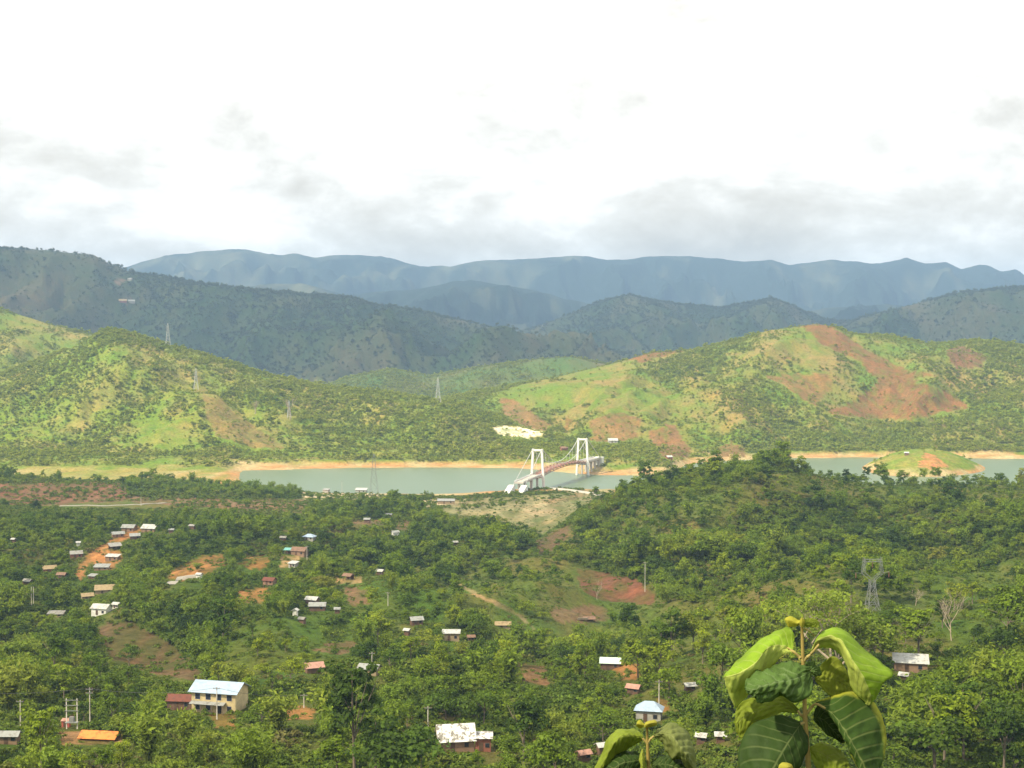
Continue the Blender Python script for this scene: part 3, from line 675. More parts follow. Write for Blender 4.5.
HS = [ # name, label, u, v(base), width px, roof, wall, kwargs
 ('shed', 'low rusty red roofed shed joined close to the two storey cream house', 180, 710, 29, 'rust', 'wood', dict(kind='gable', hw=2.4, dr=.6, rz=-6)),
 ('tarpaulin_shelter', 'bright orange tarpaulin shelter beside the electricity poles', 98, 741, 40, 'orange', 'wood', dict(kind='gable', hw=.7, dr=.5, rz=-8, rise=1.0, door=False, nwin=0, cat='shelter')),
 ('shed', 'white roofed shed half hidden at the left bottom edge', 8, 745, 22, 'zinc', 'plank', dict(hw=2.0, dr=.6)),
 ('long_house', 'large house with patchy white roof in the bottom centre trees', 455, 752, 40, 'patchy', 'plank', dict(hw=2.6, dr=.62, rz=10, rise=2.6)),
 ('porch_shed', 'flat white roofed annex with brick side wall', 483, 752, 20, 'patchy', 'brick', dict(kind='shed', hw=2.8, dr=.8, rise=.6)),
 ('house', 'house with weathered curved grey white roof alone among trees', 369, 676, 23, 'zinc', 'bamboo', dict(hw=1.9, dr=.6, rz=-18)),
 ('house', 'small white roofed house with cream front wall in mid valley', 451, 641, 19, 'white', 'bamboo', dict(kind='shed', hw=2.6, dr=.7, rise=.5)),
 ('hut', 'tiny brown hut just right of the cream front house', 471, 642, 9, 'brown', 'wood', dict(hw=1.7)),
 ('hut', 'small pale hut above a red gully left of cream front house', 407, 636, 7, 'white', 'wood', dict(hw=2.0)),
 ('house', 'half hidden white roofed house up the slope from the red gully', 416, 626, 14, 'zinc', 'wood', dict(hw=2.0)),
 ('house', 'blue white hip roofed house behind the smaller sapling', 650, 723, 29, 'bluewhite', 'concrete', dict(kind='hip', hw=2.7, dr=.7, rise=1.6, rz=-12)),
 ('house', 'house with pale green white roof beside orange dirt bank', 611, 670, 22, 'green', 'wood', dict(hw=2.2, dr=.7, rz=-8)),
 ('shed', 'shed under dull pink roof below the green white roof', 634, 695, 15, 'pink', 'wood', dict(hw=1.7, rz=-25)),
 ('hut', 'white roofed hut alone in trees left of the tall sapling', 690, 692, 13, 'white', 'wood', dict(hw=1.6, dr=.7, rz=14)),
 ('hut', 'white roofed hut close to the tall sapling stem, lower left', 702, 744, 10, 'white', 'wood', dict(hw=1.6)),
 ('hut', 'tiny white roof peeping just below the tall sapling leaf', 721, 743, 7, 'white', 'wood', dict(hw=1.5)),
 ('house', 'white roof showing through trees left of the smaller sapling', 602, 756, 13, 'white', 'wood', dict(hw=2.0, dr=.9)),
 ('house', 'pinkish white roof low in trees left of the smaller sapling', 584, 762, 15, 'pink', 'wood', dict(hw=1.7, rz=25)),
 ('house', 'white roofed house with dark eaves under the big branching tree', 913, 673, 36, 'white', 'plank', dict(kind='shed', hw=2.2, dr=.55, rz=-14, rise=1.3)),
 ('hut', 'tiny white hut down the slope from the dark eaved house', 905, 682, 8, 'white', 'wood', dict(hw=1.6)),
 ('hut', 'flat yellow thatched hut at the end of the grassy track', 503, 628, 17, 'thatch', 'bamboo', dict(hw=1.1, dr=.6)),
 ('log_hut', 'low reddish hut beside stacked logs in a bare clearing', 589, 622, 13, 'brown', 'plank', dict(hw=1.1, dr=.6, open_front=True)),
 ('house', 'pink tin roof with white edge alone above the orange yard', 313, 674, 20, 'pink', 'wood', dict(hw=1.7, rz=22)),
 # left village
 ('hut', 'brown walled hut with grey gable roof left of the dirt path', 75, 559, 13, 'grey', 'brick', dict(hw=2.4, rz=20)),
 ('hut', 'tiny white shelter in bushes uphill of the brown walled hut', 78, 547, 5, 'white', 'white', dict(hw=2.0)),
 ('house', 'grey roofed house standing highest in the left village', 128, 533, 14, 'zinc', 'plank', dict(hw=2.6, rz=-8)),
 ('house', 'low pale roofed house at the top of the dirt path', 117, 538, 13, 'zinc', 'plank', dict(hw=2.0, dr=.6)),
 ('house', 'white roofed house standing rightmost in the left village', 149, 533, 16, 'white', 'plank', dict(hw=2.4, dr=.8, rz=-14)),
 ('shed', 'small zinc shed between the two highest village houses', 134, 540, 11, 'zinc', 'wood', dict(kind='shed', hw=1.9)),
 ('shed', 'open fronted grey shed on orange earth by the dirt path', 114, 552, 13, 'grey', 'wood', dict(kind='shed', hw=2.1, open_front=True)),
 ('house', 'long white roofed hut with plank wall right of the path', 112, 561, 15, 'white', 'plank', dict(kind='shed', hw=2.0, dr=.5)),
 ('house', 'long low zinc roofed hut on orange ground below the path bend', 101, 571, 16, 'zinc', 'plank', dict(kind='shed', hw=1.5, dr=.55)),
 ('hut', 'small grey roof sunk in bushes below the long zinc roofed hut', 92, 579, 9, 'zinc', 'wood', dict(kind='shed', hw=1.2)),
 ('hut', 'dark brown hut with thatched roof left of the path foot', 48, 573, 14, 'thatch', 'brick', dict(hw=2.0, rz=24)),
 ('hut', 'brown roofed hut by the dirt path foot', 61, 579, 10, 'brown', 'wood', dict(hw=1.8)),
 ('hut', 'small grey roofed hut lone in trees at far left', 27, 584, 10, 'grey', 'wood', dict(hw=1.2)),
 ('house', 'wide brown thatched roof just above the white walled house', 103, 594, 20, 'thatch', 'bamboo', dict(hw=1.7, rz=12)),
 ('hut', 'narrow tilted thatched roof left of the wide thatched roof', 86, 600, 13, 'thatch', 'bamboo', dict(hw=1.4, rz=25)),
 ('house', 'white walled house with white roof above the brown field', 100, 616, 19, 'white', 'white', dict(hw=2.8, dr=.7, rz=-15)),
 ('shed', 'small white shed right of the white walled house', 116, 609, 9, 'white', 'white', dict(hw=1.7)),
 ('shed', 'low grey roof in bushes left of the white walled house', 55, 618, 17, 'grey', 'bamboo', dict(kind='shed', hw=1.3, dr=.5)),
 ('hut', 'tiny white roof in the forest at the left edge', 13, 543, 5, 'white', 'wood', dict(hw=2.0)),
 ('hut', 'tiny dark hut in trees right of the left village', 192, 530, 7, 'grey', 'wood', dict(hw=2.0)),
 ('hut', 'tiny zinc hut just right of the rightmost village house', 171, 534, 6, 'zinc', 'wood', dict(hw=2.0)),
 ('hut', 'small white hut at the end of the curving grey road', 199, 579, 7, 'white', 'white', dict(hw=2.0)),
 # centre
 ('house', 'blue white roofed house uphill of the reddish house', 309, 541, 13, 'bluewhite', 'concrete', dict(kind='hip', hw=2.0, rise=1.3)),
 ('hut', 'small brown grey hut left of the blue white roof uphill', 283, 541, 7, 'grey', 'wood', dict(hw=1.6)),
 ('house', 'reddish brown roofed house at the back of a tan yard', 299, 557, 16, 'brown', 'plank', dict(hw=2.6, rz=-16)),
 ('shelter', 'teal awning at the left side of the reddish brown roofed house', 288, 555, 9, 'teal', 'wood', dict(kind='shed', hw=2.2, open_front=True)),
 ('shed', 'white roofed shed at the lower edge of the tan yard', 293, 568, 10, 'white', 'concrete', dict(kind='shed', hw=1.9)),
 ('stilt_house', 'red roofed house on stilts beside an orange dirt patch', 269, 588, 13, 'rust', 'plank', dict(hw=2.0, stilts=1.3, rz=-18)),
 ('house', 'white tin roof, upper one of two joined roofs in mid valley', 312, 606, 14, 'white', 'wood', dict(hw=2.4, dr=.7)),
 ('house', 'white tin roof, lower one of two joined roofs in mid valley', 317, 612, 18, 'zinc', 'wood', dict(hw=2.1, dr=.6)),
 ('hut', 'white gable hut left of the two joined white roofs', 295, 616, 7, 'white', 'white', dict(hw=2.1, rz=80)),
 ('hut', 'brown roofed open hut on a small tan yard', 348, 581, 11, 'brown', 'wood', dict(hw=1.9, open_front=True)),
 ('house', 'small white roof in trees right of the tan yard hut', 380, 576, 9, 'white', 'wood', dict(hw=2.1)),
 ('hut', 'tiny grey hut on bare terrace under the shore yard', 367, 523, 7, 'zinc', 'wood', dict(hw=2.0)),
 ('hut', 'white roofed hut above a strip of red earth near the shore', 389, 518, 7, 'white', 'plank', dict(hw=2.2)),
 ('house', 'zinc roofed hut with white wall down from the red strip', 395, 536, 8, 'zinc', 'white', dict(hw=2.0)),
 ('hut', 'tiny white hut alone in forest right of the zinc hut', 455, 545, 6, 'white', 'wood', dict(hw=1.6)),
 ('shed', 'white roofed shed on the sandy yard beside the lake', 361, 493, 12, 'white', 'concrete', dict(kind='shed', hw=2.4, dr=.5)),
 ('shed', 'grey shed at the left end of the sandy lake yard', 326, 493, 7, 'zinc', 'concrete', dict(kind='shed', hw=2.4)),
 ('long_shed', 'long pale shed on bare ground near the lake shore', 446, 504, 18, 'zinc', 'bamboo', dict(kind='shed', hw=2.2, dr=.35)),
 ('hut', 'small hut half buried in trees below joined white roofs', 337, 614, 7, 'zinc', 'wood', dict(hw=1.8)),
 ('hut', 'small grey roof under trees below the white gable hut', 302, 624, 8, 'grey', 'wood', dict(hw=1.6)),
 # beyond the lake
 ('house', 'white roofed house among trees beyond the far bridge end', 613, 444, 10, 'white', 'concrete', dict(hw=3, dmin=1300)),
 ('hut', 'small red hut with white roof on the far shore', 669, 460, 7, 'white', 'brick', dict(hw=2.6, dmin=1250)),
 ('hut', 'tiny white hut on top of the low lake island', 907, 456, 5, 'white', 'wood', dict(hw=2.4, dmin=1250)),
 ('shed', 'orange brown shed beside trees behind the bridge towers', 564, 451, 8, 'brown', 'brick', dict(hw=2.6, dmin=1250)),
 ('house', 'pale building on the high bare patch of the far dark ridge', 130, 305, 8, 'zinc', 'concrete', dict(hw=5, dmin=3000)),
 ('house', 'reddish building at the left of the far ridge settlement', 122, 304, 8, 'thatch', 'brick', dict(hw=4, dmin=3000)),
 ('house', 'lone white building highest on the far dark ridge', 130, 281, 5, 'zinc', 'concrete', dict(hw=5, dmin=3000)),
]
for q in HS: house(q[0], q[1], *q[2:7], **q[7])

# a pile of logs in the clearing
p = hit(583, 621); V = []
pl = [([(p.x - 2.2 + random.uniform(-.3, .3), p.y - 1.5 + j * .32, p.z + .2 + k * .28), (p.x + 1.8 + random.uniform(-.3, .3), p.y - 1.5 + j * .32, p.z + .22 + k * .28)], .16) for k in range(3) for j in range(5 - k)]
tag(link('log_pile', tubes('log_pile', pl, MAT['pale_bark'])), 'low pile of pale logs on the bare clearing', 'logs')

# ------------------------------------------------------------------ roads
plain('road_surface', (0.36, 0.33, 0.28), 0.9); plain('concrete_pale', (0.60, 0.57, 0.52), 0.85)
def ribbon(name, pts, width, mat, dmin=150, dmax=1250, lift=0.25):
    C = [hit(u, v, dmin, dmax) for u, v in pts] if len(pts[0]) == 2 else [Vector(((u - 512) / F * d_, d_, 0)) for u, v, d_ in pts]; C2 = []
    for a, b_ in zip(C[:-1], C[1:]):
        k = max(2, int((b_ - a).length / 4))
        C2 += [a.lerp(b_, i / k) for i in range(k)]
    C2.append(C[-1]); V, Fc = [], []
    for i, c in enumerate(C2):
        d_ = (C2[min(i + 1, len(C2) - 1)] - C2[max(i - 1, 0)]); n_ = Vector((-d_.y, d_.x, 0)).normalized() * width / 2
        z = H1(c.x, c.y) + lift; z = max(z, H1(c.x + n_.x, c.y + n_.y) + .05, H1(c.x - n_.x, c.y - n_.y) + .05)
        V += [(c.x + n_.x, c.y + n_.y, z), (c.x - n_.x, c.y - n_.y, z), (c.x - n_.x * 1.3, c.y - n_.y * 1.3, z - 1.5), (c.x + n_.x * 1.3, c.y + n_.y * 1.3, z - 1.5)]
        if i:
            o = 4 * i
            for k in range(4): Fc.append((o - 4 + k, o - 4 + (k + 1) % 4, o + (k + 1) % 4, o + k))
    return link(name, newmesh(name, V, Fc, [mat]))
tag(ribbon('road', [(60, 506), (100, 506), (140, 505), (165, 503)], 3, MAT['road_surface'], 800), 'pale road running along the foot of the red terrace', 'road', kind='structure')
tag(ribbon('road', [(170, 586), (174, 582), (181, 579), (190, 577.5), (200, 577)], 4.2, MAT['road_surface'], 300, 900), 'grey road curving below the orange embankment', 'road', kind='structure')
for q in ((60, 506, 170, 500, 990), (168, 586, 202, 574, 560)): BUILD.append((q[0], q[3], q[2], q[1], q[4]))

# ------------------------------------------------------------------ suspension bridge
plain('bridge_white', (0.80, 0.79, 0.76), 0.6, var=0.12); plain('bridge_brown', (0.32, 0.15, 0.11), 0.7); plain('bridge_concrete', (0.50, 0.46, 0.41), 0.9); plain('cable_steel', (0.66, 0.66, 0.64), 0.5)
NT, FT = P(537.5, 470, 1181.0), P(582.5, 470, 1299.0); NT.z = FT.z = 0
ax = (FT - NT); SPAN = ax.length; ANG = math.atan2(-ax.x, ax.y)
br = link('suspension_bridge', None, None, (NT.x, NT.y, 0), ANG)
tag(br, 'white suspension bridge with two portal towers and a brown arched deck across the reservoir', 'bridge')
def bar(p, q, w, h=None):
    """rectangular bar between two points"""
    p, q = Vector(p), Vector(q); d_ = (q - p).normalized(); a = d_.cross(Vector((0, 1, 0))) if abs(d_.y) < .9 else d_.cross(Vector((0, 0, 1)))
    a.normalize(); b_ = d_.cross(a); h = h or w; a *= w / 2; b_ *= h / 2
    V = [p - a - b_, p + a - b_, p + a + b_, p - a + b_, q - a - b_, q + a - b_, q + a + b_, q - a + b_]
    return [tuple(x) for x in V], [(0, 3, 2, 1), (4, 5, 6, 7), (0, 1, 5, 4), (1, 2, 6, 5), (2, 3, 7, 6), (3, 0, 4, 7)]
def bars(name, lst, mat): V, Fc = merge([bar(*l) for l in lst]); return newmesh(name, V, Fc, [mat])
def deckz(y): return 12.2 + 3.4 * (1 - ((y - SPAN / 2) / (SPAN / 2)) ** 2) if 0 <= y <= SPAN else (12.2 + (y * .045 if y < 0 else -(y - SPAN) * .01))
for y in (0, SPAN):
    tw = link('tower', bars('tower', [((-3.6, y, 33.4), (3.6, y, 33.4), 1.5, 1.7), ((-4.7, y, 10.4), (4.7, y, 10.4), 1.5, 1.6)], MAT['bridge_white']), br)
    for s in (-1, 1): link('tower_leg', bars('tower_leg', [((s * 5.9, y, -4), (s * 3.9, y, 34.4), 1.7, 1.9)], MAT['bridge_white']), tw)
ys = np.linspace(0, SPAN, 29)
link('deck', bars('deck', [((0, a, deckz(a)), (0, b_, deckz(b_)), 7.2, .5) for a, b_ in zip(ys[:-1], ys[1:])], MAT['bridge_brown']), br)
for s in (-1, 1):
    tl = []
    for i, (a, b_) in enumerate(zip(ys[:-1], ys[1:])):
        za, zb = deckz(a), deckz(b_)
        tl += [((s * 3.75, a, za + 1.3), (s * 3.75, b_, zb + 1.3), .3), ((s * 3.75, a, za - 1.5), (s * 3.75, b_, zb - 1.5), .45), ((s * 3.75, a, za - 1.5), (s * 3.75, a, za + 1.3), .25),
               ((s * 3.75, a, za - 1.5 if i % 2 else za + 1.3), (s * 3.75, b_, zb + 1.3 if i % 2 else zb - 1.5), .28)]
    link('truss', bars('truss', tl, MAT['bridge_brown']), br)
    cpts = [(s * 5.2, -52, 4.5), (s * 4.0, 0, 34.6)] + [(s * 4.0, y, 34.6 - 4 * 17.0 * (y / SPAN) * (1 - y / SPAN)) for y in ys[1:-1]] + [(s * 4.0, SPAN, 34.6), (s * 5.0, SPAN + 46, 10)]
    link('main_cable', tubes('main_cable', [(cpts, .26)], MAT['cable_steel'], 6), br)
    for y in ys[2:-2:2]:
        zt = 34.6 - 4 * 17.0 * (y / SPAN) * (1 - y / SPAN)
        link('hanger', bars('hanger', [((s * 4.0, y, deckz(y)), (s * 4.0, y, zt), .14)], MAT['cable_steel']), br)
    # anchor house at the near shore: sloped white block
    x0, x1 = s * 5.6 - 2.4, s * 5.6 + 2.4
    V = [(x0, -60, -4), (x1, -60, -4), (x1, -46, -4), (x0, -46, -4), (x0, -60, 3.2), (x1, -60, 3.2), (x1, -49, 8.6), (x0, -49, 8.6), (x0, -46, 8.6), (x1, -46, 8.6)]
    Fc = [(0, 1, 5, 4), (4, 5, 6, 7), (7, 6, 9, 8), (8, 9, 2, 3), (0, 3, 2, 1), (1, 2, 9, 6), (1, 6, 6, 5), (0, 4, 7, 8), (0, 8, 8, 3)]
    link('anchor_block', polymesh('anchor_block', V, Fc, MAT['bridge_white']), br)
for y0, y1, nm in ((-46, -1.2, 3), (SPAN + 1.2, SPAN + 48, 4)):
    dk = link('approach_span', bars('approach_span', [((0, y0, deckz(y0)), (0, y1, deckz(y1)), 7.6, 1.3)], MAT['bridge_concrete']), br)
    link('parapet', bars('parapet', [((s * 3.9, y0, deckz(y0) + 1.25), (s * 3.9, y1, deckz(y1) + 1.25), .25, 1.1) for s in (-1, 1)], MAT['bridge_white']), dk)
    for k in range(nm):
        y = y0 + (y1 - y0) * (k + .5) / nm
        link('pier', bars('pier', [((-2.8, y, -4), (-2.8, y, deckz(y) - .67), 1.5), ((2.8, y, -4), (2.8, y, deckz(y) - .67), 1.5), ((-3.9, y, deckz(y) - 1.3), (3.9, y, deckz(y) - 1.3), 1.2)], MAT['bridge_concrete']), dk)
link('abutment', bars('abutment', [((0, SPAN + 48, 6), (0, SPAN + 56, 6), 8.5, 13)], MAT['bridge_white']), br)
BUILD.append((505, 436, 606, 489, 1150))
LANDMARKS.append((557, 465, 'the suspension bridge'))
tag(ribbon('retaining_wall', [(544, 0, 1168), (556, 0, 1160), (572, 0, 1145), (590, 0, 1120), (604, 0, 1090)], 1.4, MAT['concrete_pale'], 1000, 1190, 1.5), 'pale low wall running from the near bridge end along the shore', 'wall')

# ------------------------------------------------------------------ pylons, poles, wires
plain('galvanised_steel', (0.26, 0.27, 0.26), 0.6, var=0.15); plain('pole_concrete', (0.50, 0.46, 0.40), 0.85); plain('sunlit_steel', (0.52, 0.53, 0.52), 0.6, var=0.1); plain('wire', (0.10, 0.10, 0.10), 0.5); plain('insulator', (0.25, 0.12, 0.08), 0.3)
def lattice(zs, ws, th):
    out = []
    for (z0, z1, w0, w1) in zip(zs[:-1], zs[1:], ws[:-1], ws[1:]):
        c0 = [(-w0, -w0, z0), (w0, -w0, z0), (w0, w0, z0), (-w0, w0, z0)]; c1 = [(-w1, -w1, z1), (w1, -w1, z1), (w1, w1, z1), (-w1, w1, z1)]
        for k in range(4):
            j = (k + 1) % 4
            out += [(c0[k], c1[k], th * 1.5), (c0[k], c1[j], th), (c0[j], c1[k], th), (c1[k], c1[j], th)]
    return out
def pylon(label, u, v, hpx, rz=20, th=.13, dmin=1300, kind=0):
    p = hit(u, v, dmin); s = hpx * p.y / F
    e = link('pylon', None, None, (p.x, p.y, p.z - .5), R(rz)); tag(e, label, 'pylon', 'power pylons across the valley')
    MAT_ = MAT['sunlit_steel'] if p.y > 1500 else MAT['galvanised_steel']; th = .15 if p.y > 1500 else th  # distant masts take a lighter steel with the sunlight painted in
    if kind == 0:
        zs = [s * k for k in (0, .2, .38, .53, .66, .77, .87, 1.0)]; ws = [s * k for k in (.11, .085, .065, .05, .04, .035, .03, .004)]
        link('lattice_mast', bars('lattice_mast', lattice(zs, ws, th), MAT_), e)
        for z in (.64, .76, .87):
            a = s * .16; w = s * .035
            link('cross_arm', bars('cross_arm', [((x * w, y, s * z), (x * a, 0, s * z + .1), th) for x in (-1, 1) for y in (-w, w)] + [((x * w, 0, s * (z + .06)), (x * a, 0, s * z + .1), th) for x in (-1, 1)], MAT['galvanised_steel']), e)
    else:      # waisted mast with two upright horns joined by a beam
        zs = [s * k for k in (0, .17, .33, .47, .58)]; ws = [s * k for k in (.12, .09, .065, .045, .045)]
        link('lattice_mast', bars('lattice_mast', lattice(zs, ws, th), MAT['galvanised_steel']), e)
        L = []
        for x in (-1, 1):
            for y in (-1, 1):
                yy = y * s * .03
                L += [((x * s * .045, yy, s * .58), (x * s * .19, yy, s * .70), th), ((x * s * .01, yy, s * .60), (x * s * .14, yy, s * .72), th),
                      ((x * s * .19, yy, s * .70), (x * s * .155, yy, s * .98), th * 1.2), ((x * s * .14, yy, s * .72), (x * s * .125, yy, s * .92), th)]
                for k in range(4):
                    z0, z1 = .71 + .06 * k, .77 + .06 * k
                    L.append(((x * s * (.19 - .01 * k), yy, s * z0), (x * s * (.14 - .004 * k), yy, s * z1), th * .8))
        link('horn', bars('horn', L, MAT['galvanised_steel']), e)
        link('cross_arm', bars('cross_arm', [((-s * .165, y, s * z), (s * .165, y, s * z), th) for y in (-s * .03, s * .03) for z in (.90, .94)] + [((-s * .16 + s * .064 * k, -s * .03, s * (.90 if k % 2 else .94)), (-s * .16 + s * .064 * (k + 1), -s * .03, s * (.94 if k % 2 else .90)), th * .8) for k in range(5)]
             + [((x * s * .19, 0, s * .70), (x * s * .30, 0, s * .715), th) for x in (-1, 1)], MAT['galvanised_steel']), e)
        for x in (-.30, -.0, .30):
            link('insulator', bars('insulator', [((x * s, 0, s * (.71 if x else .90)), (x * s, 0, s * (.62 if x else .80)), .22)], MAT['insulator']), e)
    BUILD.append((u - hpx * .22, v - hpx, u + hpx * .22, v - hpx * .3, p.y))
    return e
pylon('lattice pylon standing on the sunlit hill crest against the dark range', 168, 346, 23, 25)
pylon('lattice pylon on the sunlit slope right below the hill crest pylon', 196, 391, 22, 25)
pylon('slender pale pylon in the gap between the two sunlit hills', 438, 402, 25, 10)
pylon('thin pylon on sunlit slope above the left lake bank', 289, 418, 18, 20)
pylon('dark lattice pylon on the near lake shore, seen against the water', 374, 497, 44, 15, .075, 900)
pylon('grey horned pylon rising from the right hand scrub slope', 872, 612, 58, 8, .085, 150, 1)

def pole(label, u, v, hpx, arms=1, group='electricity poles', th=.13, dmin=150, dmax=1200, white=False):
    p = hit(u, v, dmin, dmax); s = hpx * p.y / F
    e = link('utility_pole', tubes('utility_pole', [([(0, 0, -1), (0, 0, s * .5), (0, 0, s)], [th * 1.2, th, th * .75])], MAT['pole_concrete'], 8), None, tuple(p))
    tag(e, label, 'pole', group)
    for k in range(arms):
        z = s - .35 - .9 * k
        link('cross_arm', boxmesh('cross_arm', [(-.85, -th * 1.3 - .1, z - .06, .85, -th * 1.3, z + .06)], MAT['galvanised_steel']), e)
        for x in (-.75, 0, .75): link('insulator', tubes('insulator', [([(x, -th * 1.3 - .05, z + .06), (x, -th * 1.3 - .05, z + .28)], .06)], MAT['insulator'], 6), e)
    BUILD.append((u - 2.5, v - hpx, u + 2.5, v - hpx * .2, p.y))
    return e, p, s
polesP = []
polesP.append(pole('bare pole nearest the left edge at the bottom of the photo', 20.5, 726, 26, 1))
polesP.append(pole('pole with cross arm just behind the orange shelter', 90, 723, 36, 2))
polesP.append(pole('pole rising in front of the two storey house', 217, 720, 33, 1))
polesP.append(pole('pole at the right end of the orange yard', 304, 708, 14, 1))
pole('tall pale pole on the red bank at the foot of the right hill', 645, 592, 30, 1)
pole('pole beside the reddish brown roofed house in the tan yard', 307, 561, 15, 1)
pole('left one of two pale poles in the small red clearing at far left', 31.5, 606, 19, 0)
pole('right one of two pale poles in the small red clearing at far left', 33.6, 605, 18, 0)
pole('pole right of the weathered curved roof', 372, 667, 15, 1)
pole('pole in trees above the large patchy white roof', 428, 728, 22, 1)
pole('pole beside the orange cut behind the smaller sapling', 659, 706, 26, 1)
pole('pole in the valley trees left of the cream front house', 388, 606, 14, 1)
pole('thin pole on the road at the foot of the red terrace', 141, 506, 9, 1, dmin=850)
pole('thin pole on the shore beside the sandy lake yard', 342, 494, 13, 1, dmin=950)
# transformer on two poles
p = hit(72, 729, 150, 900); s = 31 * p.y / F
tf = link('transformer_stand', None, None, tuple(p)); tag(tf, 'two pole transformer stand with grey transformer left of the orange shelter', 'transformer')
for x in (-1.25, 1.25): link('pole', tubes('pole', [([(x, 0, -1), (x, 0, s)], [.15, .11])], MAT['pole_concrete'], 8), tf)
for z in (s * .95, s * .78, s * .60): link('cross_arm', boxmesh('cross_arm', [(-1.6, -.24, z - .07, 1.6, -.13, z + .07)], MAT['galvanised_steel']), tf)
link('platform', boxmesh('platform', [(-1.5, -.6, s * .22 - .08, 1.5, .6, s * .22 + .08)], MAT['galvanised_steel']), tf)
V, Fc = boxes([(-.5, -.4, s * .22 + .083, .5, .4, s * .22 + 1.3)] + [(-.62, -.3 + .2 * k, s * .22 + .25, .62, -.22 + .2 * k, s * .22 + 1.15) for k in range(4)])
tk = link('transformer', newmesh('transformer', V, Fc, [MAT['galvanised_steel']]), tf)
for x in (-.3, 0, .3): link('bushing', tubes('bushing', [([(x, 0, s * .22 + 1.3), (x, 0, s * .22 + 1.62)], [.07, .04])], MAT['insulator'], 6), tk)
BUILD.append((65, 699, 79, 727, p.y))
plain('red_paint', (0.55, 0.12, 0.10), 0.6)
p2 = hit(66, 727, 150, 900)
kb = link('kiosk', None, None, tuple(p2)); tag(kb, 'small pinkish red hut at the foot of the transformer stand', 'kiosk')
link('wall', boxmesh('wall', [(-.9, -.7, -1, .9, .7, 1.5)], MAT['red_paint']), kb)
V, Fc = roof_part(1.8, 1.4, 1.5, .3, 'shed', .15); link('roof', polymesh('roof', V, Fc, ROOF['pink']), kb)
link('door', boxmesh('door', [(-.4, -.74, -.1, .3, -.69, 1.3)], MAT['door_wood']), kb)
BUILD.append((61, 719, 71, 727, p2.y))
def wire(a, b_, sag, label, th=.035):
    pts = [a.lerp(b_, i / 24) - Vector((0, 0, sag * 4 * (i / 24) * (1 - i / 24))) for i in range(25)]
    tag(link('power_wire', tubes('power_wire', [(pts, th)], MAT['wire'], 5)), label, 'wire', 'power wires between the bottom left poles')
tops = [q[1] + Vector((0, -.2, q[2] - .1)) for q in polesP]
wire(P(-60, 692, tops[0].y), tops[1], .8, 'thin dark power wire running from the left edge to the shelter pole')
wire(tops[1], tops[2], 1.2, 'thin dark power wire from the shelter pole to the two storey house')
wire(tops[2], tops[3], 1.0, 'thin dark power wire from the two storey house past the orange yard')
wire(tops[3], P(470, 712, 395), 1.5, 'thin dark power wire leaving the orange yard towards the patchy white roof')

# ------------------------------------------------------------------ dead trees, the big branching tree, palms
def branchy(seed, Hh, spread, r0, depth=4, lean=0.1, kids=3):
    rg = random.Random(seed); out = []; tips = []
    def grow(p, d_, L, r, lv):
        q = p + d_ * L * .5 + Vector((rg.uniform(-.1, .1), rg.uniform(-.1, .1), 0)) * L; e_ = q + (d_ + Vector((rg.uniform(-.2, .2), rg.uniform(-.2, .2), .1))).normalized() * L * .5
        out.append(([p, q, e_], [r, r * .8, r * .6])); 
        if lv == 0: tips.append(e_); return
        for k in range(kids + (1 if lv == depth else 0)):
            a = rg.uniform(0, 6.28); up = rg.uniform(.15, .9)
            nd = (d_ * .75 + Vector((math.cos(a), math.sin(a), 0)) * spread + Vector((0, 0, up * .4))).normalized()
            grow(p.lerp(e_, rg.uniform(.55, 1.0)) if k else e_, nd, L * rg.uniform(.55, .78), r * .55, lv - 1)
    grow(Vector((0, 0, -1)), Vector((lean, 0, 1)).normalized(), Hh * .40, r0, depth)
    return out, tips
def deadtree(label, u, v, hpx, seed, dmin=150, dmax=1100, sp_=.8, r0=.28, lean=.1):
    p = hit(u, v, dmin, dmax); Hh = hpx * p.y / F
    o, _ = branchy(seed, Hh, sp_, r0, 5 if hpx > 40 else 4, lean)
    e = link('dead_tree', tubes('dead_tree', o, MAT['pale_bark'], 5), None, tuple(p)); tag(e, label, 'dead tree')
    BUILD.append((u - 10, v - hpx, u + 10, v, p.y)); return e

deadtree('leafless pale dead tree standing on the grassy right slope', 952, 641, 54, 12, lean=-.12, sp_=.62, r0=.2)
deadtree('small leafless tree right of the horned pylon', 915, 606, 24, 6, r0=.16)
deadtree('tall bare grey tree at the foot of the red bank', 597, 600, 20, 8, r0=.14, sp_=.4)
deadtree('tall bare pale trunks on the left sunlit hill slope', 290, 422, 24, 9, 1300, 2900, r0=.5, sp_=.35)
deadtree('lone bare tree above the brown triangle on the sunlit hill', 255, 415, 14, 10, 1300, 2900, r0=.5, sp_=.35)

# big spreading tree behind the tall sapling: bare grey limbs above layered pale green crown
p = Vector(((838 - 512) / F * 300, 300, 0)); p.z = H1(p.x, p.y)
bt = link('spreading_tree', None, None, tuple(p)); tag(bt, 'large spreading tree with bare upper limbs directly behind the tall sapling', 'tree')
o, tips = branchy(21, 25, .95, .5, 5, -.05, 3)
link('trunk', tubes('trunk', o, MAT['pale_bark'], 6), bt)
rg = np.random.RandomState(5); Cs, Ns, T = [], [], []
for tpt in tips:
    if tpt.x < -3 and rg.rand() < .6: continue
    m_ = 15; c = np.array(tpt); tn = rg.uniform(.3, 1)
    Cs.append(c + rg.normal(size=(m_, 3)) * np.array([1.3, 1.3, .45])); Ns.append(np.array([0, 0, 1.0]) + rg.normal(size=(m_, 3)) * .45); T.append(np.clip(tn + rg.normal(size=m_) * .2, 0, 1))
V, Fc = cards(np.concatenate(Cs), np.concatenate(Ns), .40, rg)
